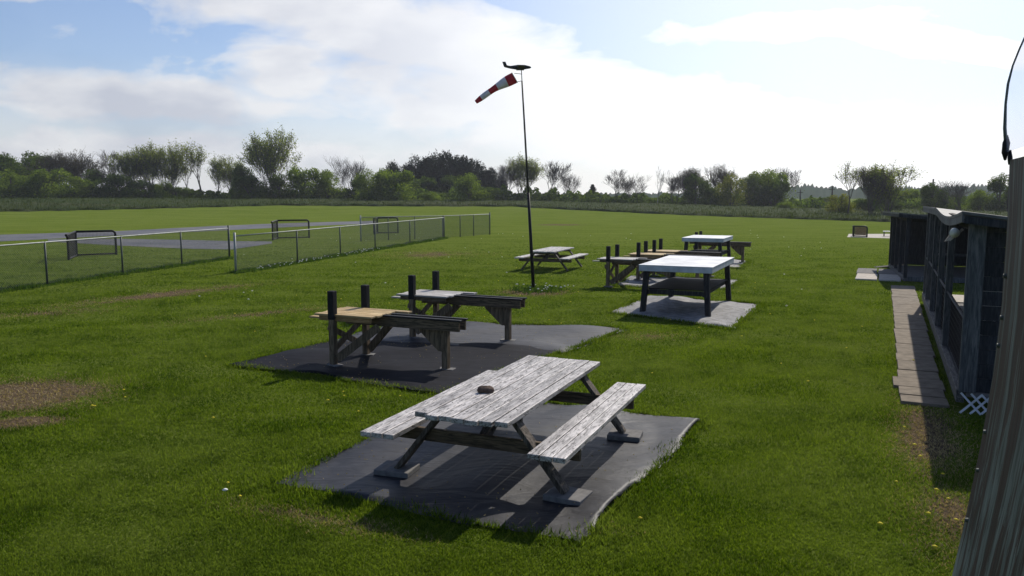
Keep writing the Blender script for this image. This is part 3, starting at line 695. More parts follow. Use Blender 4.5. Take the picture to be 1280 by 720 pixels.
# ------------------------------------------------------------------ open fronted sheds
def roof_mesh(x0, x1, y0, y1, zf, th=0.05, ny=14):
    """sheet spanning x0..x1 across, y0..y1 along; zf(x,y) top height"""
    mb = MB(); nx = 6; V = []
    for k in (0, 1):
        for j in range(ny + 1):
            for i in range(nx + 1):
                x = x0 + (x1 - x0) * i / nx; y = y0 + (y1 - y0) * j / ny; V.append((x, y, zf(x, y) - th * (1 - k)))
    q = (nx + 1) * (ny + 1); fs = []
    idx = lambda k, j, i: k * q + j * (nx + 1) + i
    for j in range(ny):
        for i in range(nx):
            fs.append((idx(1, j, i), idx(1, j, i + 1), idx(1, j + 1, i + 1), idx(1, j + 1, i))); fs.append((idx(0, j + 1, i), idx(0, j + 1, i + 1), idx(0, j, i + 1), idx(0, j, i)))
    for j in range(ny):
        fs.append((idx(0, j, 0), idx(1, j, 0), idx(1, j + 1, 0), idx(0, j + 1, 0))); fs.append((idx(0, j + 1, nx), idx(1, j + 1, nx), idx(1, j, nx), idx(0, j, nx)))
    for i in range(nx):
        fs.append((idx(0, 0, i + 1), idx(1, 0, i + 1), idx(1, 0, i), idx(0, 0, i))); fs.append((idx(0, ny, i), idx(1, ny, i), idx(1, ny, i + 1), idx(0, ny, i + 1)))
    return mb.add(V, fs)

# near shed: local x = away from the field, local y = along the row
S1 = G(1197.5, 489, 0.27); E1 = G(1153.5, 366, 0.27); L1 = (E1 - S1).length; S1.z = 0; D1 = 2.6
AZ1 = math.atan2(E1.x - S1.x, E1.y - S1.y); dv1 = Vector((math.sin(AZ1), math.cos(AZ1), 0)); rv1 = Vector((math.cos(AZ1), -math.sin(AZ1), 0))
sh = thing('open_shed', 'near slate dark open fronted shed with sagging metal roof and white lattice skirt', 'shed', S1, -AZ1, 'open fronted sheds')
def boards_y(x0, x1, y, z0, z1, th, step=0.16, rnd=7):
    mb = MB(); rr = random.Random(rnd); x = x0
    while x < x1 - 0.01:
        w = min(step, x1 - x); mb.box((x + w / 2, y + rr.uniform(-.004, .004), (z0 + z1) / 2), (w - 0.008, th, z1 - z0)); x += step
    return mb
def boards_h(x0, x1, y, z0, z1, th, step=0.18):     # horizontal lap boards in plane y
    mb = MB(); z = z0
    while z < z1 - 0.01:
        h = min(step, z1 - z); mb.box(((x0 + x1) / 2, y, z + h / 2), (x1 - x0, th, h - 0.006), (0.05, 0, 0)); z += step
    return mb
boards_h(0.19, D1, 0.03, 0.27, 2.33, 0.03).build('end_wall', M['shed_wood'], sh)
MB().box((0.095, 0.0, 1.33), (0.19, 0.09, 2.12)).build('corner_board', M['shed_trim'], sh, bevel=0.006)
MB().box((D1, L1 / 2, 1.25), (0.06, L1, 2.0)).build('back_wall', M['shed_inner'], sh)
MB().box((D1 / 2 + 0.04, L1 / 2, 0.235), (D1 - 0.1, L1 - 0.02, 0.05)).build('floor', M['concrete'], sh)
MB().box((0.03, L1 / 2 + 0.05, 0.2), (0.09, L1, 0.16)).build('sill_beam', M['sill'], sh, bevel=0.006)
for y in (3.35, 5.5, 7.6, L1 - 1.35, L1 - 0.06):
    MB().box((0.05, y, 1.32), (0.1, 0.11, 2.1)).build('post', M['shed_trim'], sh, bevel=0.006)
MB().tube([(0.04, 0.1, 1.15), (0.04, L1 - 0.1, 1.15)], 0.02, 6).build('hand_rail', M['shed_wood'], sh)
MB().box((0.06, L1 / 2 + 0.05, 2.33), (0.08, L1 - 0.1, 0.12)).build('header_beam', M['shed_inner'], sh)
MB().box((D1, L1 - 0.1, 1.3), (0.1, 0.11, 2.0)).build('post', M['shed_wood'], sh)
z1 = lambda x, y: 2.5 - 0.13 * (x + 0.1) - 0.10 * math.sin(max(0, min(1, (y + 0.25) / 5.5)) * math.pi) * (1 - 0.25 * x) - 0.008 * y
roof_mesh(-0.1, D1 + 0.25, -0.25, L1 + 0.1, z1, 0.035, 26).build('roof', M['roof'], sh, smooth=False)
fs_ = MB()
for k in range(26):
    y0, y1 = -0.25 + k * (L1 + .35) / 26, -0.25 + (k + 1) * (L1 + .35) / 26
    fs_.bar((-0.085, y0, z1(-.1, y0) - 0.085), (-0.085, y1, z1(-.1, y1) - 0.085), 0.022, 0.09)
fs_.build('fascia', M['shed_trim'], sh)
fs2 = MB().bar((-0.07, -0.235, z1(-.07, -.2) - 0.09), (D1 + .2, -0.235, z1(D1 + .2, -.2) - 0.09), 0.025, 0.09).build('barge_board', M['shed_wood'], sh)
wm = MB(); k = 0.1
while k < L1: wm.bar((0.09, k, 0.3), (0.09, k, 1.12), 0.006, 0.006); k += 0.09
k = 0.34
while k < 1.12: wm.bar((0.09, 0.1, k), (0.09, L1 - 0.1, k), 0.006, 0.006); k += 0.09
wm.build('wire_panel', M['net'], sh)
# lattice skirt
lat = MB()
for zc in (1,):
    k = -0.3
    while k < 1.4:
        for sg in (1, -1):
            x0, x1 = (k, k + 0.23) if sg == 1 else (k + 0.23, k)
            if min(x0, x1) < -0.03 or max(x0, x1) > 1.35: continue
            lat.bar((x0, -0.03 - 0.006 * sg, 0.005), (x1, -0.03 - 0.006 * sg, 0.235), 0.01, 0.026, (0, 1, 0)) if False else lat.bar((x0, -0.03 - 0.006 * sg, 0.005), (x1, -0.03 - 0.006 * sg, 0.26), 0.024, 0.01, (0, 1, 0))
        k += 0.11
lat.build('lattice_skirt', M['lattice'], sh)
# fittings fixed to end wall
ob = MB().box((0, 0, 0), (0.075, 0.05, 0.26)).build('outlet_box', M['grey_plastic'], sh, bevel=0.01, loc=(0.475, -0.03, 1.45))
for zz_ in (-0.07, 0.0, 0.07): MB().tube([(0, -0.024, zz_), (0, -0.032, zz_)], 0.018, 10).build('socket', M['rubber'], ob)
MB().tube([(0.5, 0.0, 1.98), (0.5, -0.05, 1.98)], [0.07, 0.055], 16).build('round_vent', M['grey_plastic'], sh, smooth=True)
hose = thing('hose_coil', 'dark coil of hose hanging on the near shed end wall', 'hose', tuple(S1 + rv1 * 0.56 - dv1 * 0.06 + Vector((0, 0, 1.72))), -AZ1)
MB().tube([(0.12 * math.sin(k * math.pi / 12), -0.008 * k / 12, 0.15 * math.cos(k * math.pi / 12)) for k in range(60)], 0.012, 6).build('hose_loop', M['rubber'], hose, smooth=True)
# flood light below the eave
fl = thing('flood_light', 'white flood light with tan bracket under the near shed eave', 'flood light', tuple(S1 + dv1 * 0.75 + rv1 * (-0.1) + Vector((0, 0, 2.2))), -AZ1)
MB().tube([(0, 0.07, 0.03), (0, 0.0, 0.02), (0, -0.06, 0)], [0.02, 0.05, 0.062], 14).build('lamp_head', M['white_plastic'], fl, smooth=True)
MB().prism([(-0.1, 0.1, -0.12), (-0.02, 0.1, -0.1), (-0.03, 0.1, 0.0)], (0, 0.03, 0)).bar((-0.05, 0.05, -0.1), (0.1, 0.05, 0.05), 0.03, 0.03).build('bracket', M['pad_pale'], fl)
# furniture in the shed
def bench_in(loc, w, l, h, label, mt='table_leg', top='white_top'):
    t = thing('work_bench', label, 'bench', loc, -AZ)
    MB().box((0, 0, h), (w, l, 0.04)).build('bench_top', M[top], t, bevel=0.005)
    for sx in (-1, 1):
        for sy in (-1, 1): MB().box((sx * (w / 2 - 0.06), sy * (l / 2 - 0.08), h / 2 - 0.01), (0.06, 0.06, h - 0.02)).build('leg', M[mt], t)
    return t
def inS1(x, y, z=0.26): return tuple(S1 + rv1 * x + dv1 * y + Vector((0, 0, z)))
bench_in(inS1(1.9, 3.5), 0.6, 2.4, 0.72, 'long bench with white top inside the near shed', 'shed_wood')
bench_in(inS1(1.9, 7.2), 0.6, 1.6, 0.5, 'low dark topped bench deep inside the near shed', 'shed_wood', 'shed_trim')
for k, (x, y, lab) in enumerate([(0.75, L1 - 0.95, 'pale sheet painted as a sun patch on the near shed floor by the sill at its open end'), (1.45, L1 - 0.95, 'pale sheet painted as a sun patch on the near shed floor set further from the sill')]):
    tag(MB().box((0, 0, 0.012), (0.6, 1.5, 0.024)).build('floor_sun_patch', M['pad_pale'], loc=inS1(x, y), rot=(0, 0, -AZ + 0.01), bevel=0.004), lab, 'board')  # pale sheets stand in for patches of sunlight on the floor
ch = thing('folded_chair', 'white plastic chair standing inside the near shed opening', 'chair', inS1(0.95, 4.6), -AZ + 2.6)
MB().box((0, 0, 0.42), (0.44, 0.42, 0.03)).build('seat', M['white_plastic'], ch, bevel=0.01)
MB().box((0, 0.22, 0.66), (0.44, 0.03, 0.42), (-0.15, 0, 0)).build('backrest', M['white_plastic'], ch, bevel=0.01)
for sx in (-1, 1):
    for sy in (-1, 1): MB().bar((sx * 0.22, sy * 0.22, 0), (sx * 0.18, sy * 0.17, 0.41), 0.035, 0.035).build('leg', M['white_plastic'], ch)

# far shed
S2 = G(1131, 352); E2 = G(1112, 334.5); L2 = (E2 - S2).length; D2 = 2.6; AZ2 = math.atan2(E2.x - S2.x, E2.y - S2.y)
s2 = thing('open_shed', 'far small dark open shed beside the pale pavers', 'shed', S2, -AZ2, 'open fronted sheds')
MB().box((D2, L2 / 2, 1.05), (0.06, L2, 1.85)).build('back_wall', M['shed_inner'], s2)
MB().box((D2 / 2, L2 - 0.02, 1.05), (D2 - 0.05, 0.05, 1.85)).build('end_wall', M['shed_wood'], s2)
MB().box((D2 / 2 + 0.04, L2 / 2, 0.07), (D2 - 0.1, L2 - 0.1, 0.08)).build('floor', M['concrete'], s2)
MB().box((0.0, L2 / 2, 0.09), (0.09, L2 + 0.1, 0.14)).box((D2 / 2, 0, 0.09), (D2 - 0.1, 0.09, 0.14)).build('sill_beam', M['shed_trim'], s2, bevel=0.005)
for y in (0.0, 1.6, 3.0, 4.3, L2 - 0.05): MB().box((0, y, 1.05), (0.1, 0.11, 1.85)).build('post', M['shed_wood'], s2, bevel=0.005)
MB().box((D2 - 0.08, 0, 1.05), (0.1, 0.1, 1.8)).build('post', M['shed_wood'], s2)
MB().box((0.0, L2 / 2, 1.93), (0.07, L2, 0.1)).box((D2 / 2, 0, 1.9), (D2 - 0.2, 0.07, 0.1)).build('header_beam', M['shed_inner'], s2)
z2 = lambda x, y: 2.14 - 0.09 * (x + 0.3) - 0.012 * y
roof_mesh(-0.3, D2 + 0.2, -0.3, L2 + 0.3, z2, 0.04).build('roof', M['roof'], s2)
MB().bar((-0.29, -0.3, z2(-.3, -.3) - 0.09), (-0.29, L2 + 0.3, z2(-.3, 5.8) - 0.09), 0.025, 0.09).bar((-0.27, -0.29, z2(-.3, -.3) - 0.085), (D2 + .2, -0.29, z2(D2 + .2, -.3) - 0.085), 0.025, 0.09).build('fascia', M['shed_wood'], s2)
pcs = S2 + rv * 1.5 + dv * 2.2
bench_in((pcs.x, pcs.y, 0.11), 1.5, 0.7, 0.62, 'grey table standing inside the far shed', 'shed_wood', 'shed_trim')

# ------------------------------------------------------------------ the building the camera looks along
m, nt, b = newmat('peeling_green_paint'); M['peel'] = m
v = coords(nt, (60, 60, 1.4)); g1 = noise(nt, v, 1.4, 6, 0.6, 0.5); g2 = noise(nt, coords(nt, (16, 16, 0.5), loc=(1, 4, 2)), 1.5, 5, 0.65, 0.5)
base_ = ramp(nt, g2, [(0.36, (0.035, 0.017, 0.012)), (0.51, (0.055, 0.03, 0.022)), (0.525, (0.1, 0.115, 0.098)), (0.7, (0.2, 0.22, 0.19))])
nt.links.new(mixc(nt, ramp(nt, g1, [(0.38, 0.75), (0.52, 0.0)]), base_, (0.03, 0.028, 0.022)), b.inputs['Base Color'])
b.inputs['Roughness'].default_value = 0.7; bump(nt, b, g1, 0.5, 0.004)
prof = [(1262, 200), (1259, 280), (1252, 380), (1241, 470), (1225, 560), (1204, 660), (1184, 745)]
YW = 1.5; P = [at_y(px, py, YW) for px, py in prof]
P.append(Vector((P[-1].x - 0.03, YW, 1.5))); P.append(Vector((P[-1].x - 0.0, YW, 0.0)))
O = Vector((P[-1].x, YW, 0))
bld = thing('camera_building', 'peeling green and brown boarded building edge along the right side', 'building', O)
back = -dv * 4.2; V = []; fs = []; nP = len(P)
mb = MB(); ncol = 24
for k in range(ncol + 1):
    for p in P: mb.v.append(tuple(p - O + back * (k / ncol)))
for k in range(ncol):
    for i in range(nP - 1): mb.f.append((k * nP + i, k * nP + i + 1, (k + 1) * nP + i + 1, (k + 1) * nP + i))
# thickness: inner skin and end cap
o_ = len(mb.v)
for p in P: mb.v.append(tuple(p - O + rv * 0.09))
for i in range(nP - 1): mb.f.append((i, o_ + i, o_ + i + 1, i + 1))
tt = len(mb.v); mb.v += [tuple(P[0] - O), tuple(P[0] - O + back), tuple(P[0] - O + back + rv * 0.09), tuple(P[0] - O + rv * 0.09)]; mb.f.append((tt, tt + 1, tt + 2, tt + 3))
w_ = mb.build('field_wall', M['peel'], bld, smooth=False)
rw = rv * 3.0
q0 = P[0] - O + rv * 0.09; mb = MB(); 
mb.prism([Vector((q0.x, q0.y, 0)), Vector((q0.x, q0.y, 0)) + rw, q0 + rw + Vector((0, 0, -0.05)), q0 + Vector((0, 0, -0.05))], -dv * 0.08).build('end_wall', M['shed_wood'], bld)
cr = MB()
for (px, py) in [(1254, 345), (1250, 397), (1246, 432), (1229, 540), (1220, 588), (1206, 650)]:
    p = at_y(px + 3, py, YW - 0.03) - O; MB().tube([p + rv * 0.004, p - rv * 0.004], [0.0055, 0.004], 8).build('bolt_head', M['galv_dark'], bld)
# thin curved clear awning sheet above the wall
m = bpy.data.materials.new('cloudy_plastic'); m.use_nodes = True; nt = m.node_tree; M['clear'] = m
for n in list(nt.nodes): nt.nodes.remove(n)
tr = N(nt, 'ShaderNodeBsdfTransparent'); tr.inputs[0].default_value = (0.9, 0.92, 1, 1)
tl = N(nt, 'ShaderNodeBsdfTranslucent'); tl.inputs[0].default_value = (0.75, 0.78, 0.9, 1); mx = N(nt, 'ShaderNodeMixShader'); mx.inputs[0].default_value = 0.14
nt.links.new(tr.outputs[0], mx.inputs[1]); nt.links.new(tl.outputs[0], mx.inputs[2]); oo = N(nt, 'ShaderNodeOutputMaterial'); nt.links.new(mx.outputs[0], oo.inputs[0])
ap = [at_y(px, py, YW) - O for px, py in ((1258, 190), (1256, 160), (1257, 130), (1260, 105), (1266, 82), (1274, 62), (1284, 40), (1296, 20))]
mb = MB(); nA = len(ap)
for k in range(9):
    for p in ap: mb.v.append(tuple(p - dv * (k / 8 * 0.9)))
for k in range(8):
    for i in range(nA - 1): mb.f.append((k * nA + i, k * nA + i + 1, (k + 1) * nA + i + 1, (k + 1) * nA + i))
aw = mb.build('awning_sheet', M['clear'], bld, smooth=True)
MB().tube(ap, [0.0035, 0.003, 0.0022, 0.0022, 0.0016, 0.0016, 0.0016, 0.0016], 6).build('edge_trim', M['galv_dark'], aw, smooth=True)
p = at_y(1257.5, 184, YW) - O
MB().tube([p + Vector((0, 0, 0.022)), p + Vector((0, 0, 0.008)), p + Vector((-0.001, 0, -0.01)), p + Vector((0, 0, -0.024))], [0.002, 0.0065, 0.006, 0.002], 8).tube([p + Vector((0.008, 0, -0.005)), p + Vector((0.009, 0, -0.02)), p + Vector((0.009, 0, -0.032))], [0.002, 0.0045, 0.0025], 8).build('hanging_clip', M['black_pipe'], aw, smooth=True)

# ------------------------------------------------------------------ trees
def ortho(d):
    a = d.cross(Vector((0, 0, 1)));
    if a.length < 1e-3: a = Vector((1, 0, 0))
    a.normalize(); return a, d.cross(a)
def quads(P_, S_, seed):
    r = np.random.RandomState(seed); P_ = np.asarray(P_, float); n = len(P_)
    a = r.normal(size=(n, 3)); a /= np.linalg.norm(a, axis=1)[:, None]; c = r.normal(size=(n, 3)); b_ = np.cross(a, c); b_ /= np.linalg.norm(b_, axis=1)[:, None]
    S_ = np.broadcast_to(S_, (n,))[:, None] * (0.6 + 0.8 * r.rand(n, 1)); b2 = b_ * 0.62
    V = np.stack([P_ - a * S_, P_ - b2 * S_ + a * S_ * 0.1, P_ + a * S_, P_ + b2 * S_], 1).reshape(-1, 3)
    return V, np.arange(4 * n).reshape(-1, 4)
def skeleton(seed, stems=1, fan=0.42, levels=4, spread=0.5, up=0.5, height=10, fork=(3, 4), trunk_r=0.2, clear=0.25):
    rr = random.Random(seed); trunk = MB(); twigs = MB(); tips = []
    def grow(p, d, L, rad, lev):
        npt = 4 if lev < 2 else 3; pts = [p]; rs = [rad]; q = p.copy(); dd = d.copy()
        for i in range(npt - 1):
            a, b_ = ortho(dd); dd = (dd + (a * rr.uniform(-1, 1) + b_ * rr.uniform(-1, 1)) * 0.16 + Vector((0, 0, 0.06 * up))).normalized()
            q = q + dd * (L / (npt - 1)); pts.append(q.copy()); rs.append(max(0.016, rad * (1 - 0.5 * (i + 1) / (npt - 1))))
        (trunk if lev < 2 else twigs).tube(pts, rs, 6 if lev == 0 else (4 if lev < 3 else 3), cap=False)
        if lev >= levels:
            tips.extend(pts[1:]); return
        if lev >= 2: tips.append(pts[-1])
        n = rr.randint(*fork)
        for k in range(n + (1 if lev < 2 else 0)):
            t = rr.uniform(0.35 if lev else clear, 1.0) if k else 1.0
            f = t * (npt - 1); i0 = min(int(f), npt - 2); s = pts[i0].lerp(pts[i0 + 1], f - i0)
            a, b_ = ortho(dd); ph = rr.uniform(0, 6.28)
            nd = (dd * (1 - spread * 0.45) + (a * math.cos(ph) + b_ * math.sin(ph)) * spread * rr.uniform(0.6, 1.2) + Vector((0, 0, up * 0.35))).normalized()
            grow(s, nd, L * rr.uniform(0.62, 0.84), max(0.016, rs[min(i0 + 1, npt - 1)] * 0.62), lev + 1)
    for s in range(stems):
        ph = s * 6.28 / max(stems, 1) + rr.random(); k = 0 if stems == 1 else rr.uniform(0.12, fan)
        grow(Vector((math.cos(ph), math.sin(ph), 0)) * (0.25 if stems > 1 else 0), Vector((math.cos(ph) * k, math.sin(ph) * k, 1)).normalized(), height * 0.36, trunk_r / math.sqrt(stems), 0)
    return trunk, twigs, tips
def norm_root(o):
    """scale children meshes so that the tree is 1 m high and 1 m wide"""
    zs = []; xs = []
    for c in children(o):
        A = np.empty(len(c.data.vertices) * 3, np.float32); c.data.vertices.foreach_get('co', A); A = A.reshape(-1, 3); zs.append(np.percentile(A[:, 2], 99.7)); xs.append(np.percentile(np.abs(A[:, :2]), 98))
    h, w = max(zs), max(xs) * 2
    for c in children(o):
        A = np.empty(len(c.data.vertices) * 3, np.float32); c.data.vertices.foreach_get('co', A); A = A.reshape(-1, 3); A[:, 2] /= h; A[:, :2] /= w
        c.data.vertices.foreach_set('co', A.ravel()); c.data.update()
PROTO = {}
def proto_skel(key, name, leaf=None, nleaf=1, ls=0.12, bark='bark', seed=1, **k):
    root = bpy.data.objects.new(name, None); C.objects.link(root)
    tr_, tw, tips = skeleton(seed, **k)
    tr_.build('trunk', M[bark], root)
    cr_ = tw.build('crown', M[bark], root)
    if leaf:
        r = np.random.RandomState(seed); P_ = np.repeat(np.array([tuple(t) for t in tips]), nleaf, 0); P_ = P_ + r.normal(size=P_.shape) * 0.22
        V, T = quads(P_, ls, seed); npmesh('leaves', V, T, M[leaf], root)
    norm_root(root); PROTO.setdefault(key, []).append(root)
def proto_bush(key, name, leaf, seed, lobes=9, n=6500, ls=0.16, squat=1.0):
    root = bpy.data.objects.new(name, None); C.objects.link(root); r = np.random.RandomState(seed); rr = random.Random(seed)
    cs = []; tr_ = MB()
    for k in range(lobes):
        a = rr.uniform(0, 6.28); q = rr.uniform(0, 1) ** 0.6 * 2.6; z = rr.uniform(1.5, 6.4) * (1 - 0.10 * q); cs.append((q * math.cos(a), q * math.sin(a), z, rr.uniform(0.9, 1.9)))
        tr_.tube([(0.1 * math.cos(a), 0.1 * math.sin(a), 0), (q * 0.4 * math.cos(a), q * 0.4 * math.sin(a), z * 0.5), (q * math.cos(a), q * math.sin(a), z)], [0.14, 0.09, 0.03], 5)
    tr_.tube([(0, 0, -0.3), (0.05, 0, 2.5), (0, 0.1, 5)], [0.22, 0.16, 0.05], 7)
    P_ = []
    for (x, y, z, R_) in cs:
        m_ = int(n / lobes); d = r.normal(size=(m_, 3)); d /= np.linalg.norm(d, axis=1)[:, None]; rad = R_ * (0.55 + 0.5 * r.rand(m_, 1) + 0.18 * np.sin(d[:, :1] * 5 + d[:, 1:2] * 7 + seed))
        P_.append(np.array([x, y, z]) + d * rad)
    P_ = np.concatenate(P_); 
    sk = np.stack([r.normal(size=n // 5) * 1.7, r.normal(size=n // 5) * 1.7, r.rand(n // 5) * 3.2], 1); P_ = np.concatenate([P_, sk]); P_[:, 2] = np.abs(P_[:, 2])
    tr_.build('trunk', M['bark'], root); V, T = quads(P_, ls, seed); npmesh('crown', V, T, M[leaf], root)
    norm_root(root); PROTO.setdefault(key, []).append(root)
def proto_conifer(key, name, seed, ls=0.2):
    root = bpy.data.objects.new(name, None); C.objects.link(root); rr = random.Random(seed); tr_ = MB().tube([(0, 0, -0.3), (0, 0, 5), (0, 0, 10)], [0.22, 0.13, 0.02], 7); P_ = []
    z = 0.9
    while z < 10:
        nb_ = 11; R_ = 2.3 * (1 - z / 10.2) ** 0.95 * rr.uniform(0.65, 1.3) + 0.1
        for k in range(nb_):
            a = rr.uniform(0, 6.28); R_k = R_ * rr.uniform(0.55, 1.2); e = Vector((math.cos(a) * R_k, math.sin(a) * R_k, rr.uniform(-0.05, 0.45) * R_k)); 
            tr_.tube([(0, 0, z), tuple(Vector((0, 0, z)) + e)], [0.04, 0.012], 3, cap=False)
            for j in range(9):
                t = 0.25 + 0.75 * j / 8; q = Vector((0, 0, z)) + e * t
                for _ in range(2): P_.append((q.x + rr.gauss(0, 0.13), q.y + rr.gauss(0, 0.13), q.z + rr.gauss(0, 0.12)))
        z += rr.uniform(0.2, 0.34)
    tr_.build('trunk', M['bark'], root); V, T = quads(P_, ls, seed); npmesh('crown', V, T, M['needle'], root); norm_root(root); PROTO.setdefault(key, []).append(root)
for s in (1, 2, 3, 14, 15): proto_skel('bare', 'bare_tree', None, seed=s, stems=[1, 4, 2, 1, 3][(s - 1) % 11 if s < 14 else s - 11], levels=[5, 4, 5, 5, 4][(s - 1) % 11 if s < 14 else s - 11], spread=0.5, up=0.7, fork=(3, 4), clear=0.15)
for s in (4, 5): proto_skel('bud', 'budding_tree', 'leaf_bud', 1, 0.10, seed=s, stems=5, levels=4, spread=0.42, up=0.9, fork=(3, 4), clear=0.12, fan=0.3)
for s in (6, 7, 8, 9, 10): proto_skel('spring', 'leafing_tree', 'leaf_spring', 3, 0.11, seed=s, stems=[3, 4, 5, 1, 2][s - 6], levels=4, spread=0.42, up=0.9, fork=(3, 4), clear=0.12, fan=0.3)
proto_skel('big', 'leafing_tree', 'leaf_spring', 3, 0.11, seed=11, stems=5, levels=4, spread=0.45, up=0.8, fork=(3, 4), clear=0.12, fan=0.35)
proto_skel('ghost', 'pale_bare_tree', None, bark='bark_pale', seed=12, stems=1, levels=4, spread=0.5, up=0.6, fork=(2, 4), clear=0.5)
proto_skel('thin', 'slender_tree', 'leaf_spring', 1, 0.11, seed=13, stems=1, levels=4, spread=0.42, up=0.7, fork=(3, 4))
for s in (21, 22, 23): proto_bush('dark', 'dark_leafy_tree', 'leaf_dark', s, n=9000, ls=0.13)
for s in (24, 25, 26): proto_bush('mid', 'green_leafy_tree', 'leaf_mid', s, n=9000, ls=0.13)
for s in (27, 28): proto_bush('yellow', 'yellow_green_tree', 'leaf_yellow', s, n=4200, ls=0.15)
for s in (41, 42, 43, 44): proto_bush('pinemass', 'pine_tree', 'needle', s, lobes=16, n=11000, ls=0.13)
for s in (31, 32): proto_conifer('pine', 'pine_tree', s)

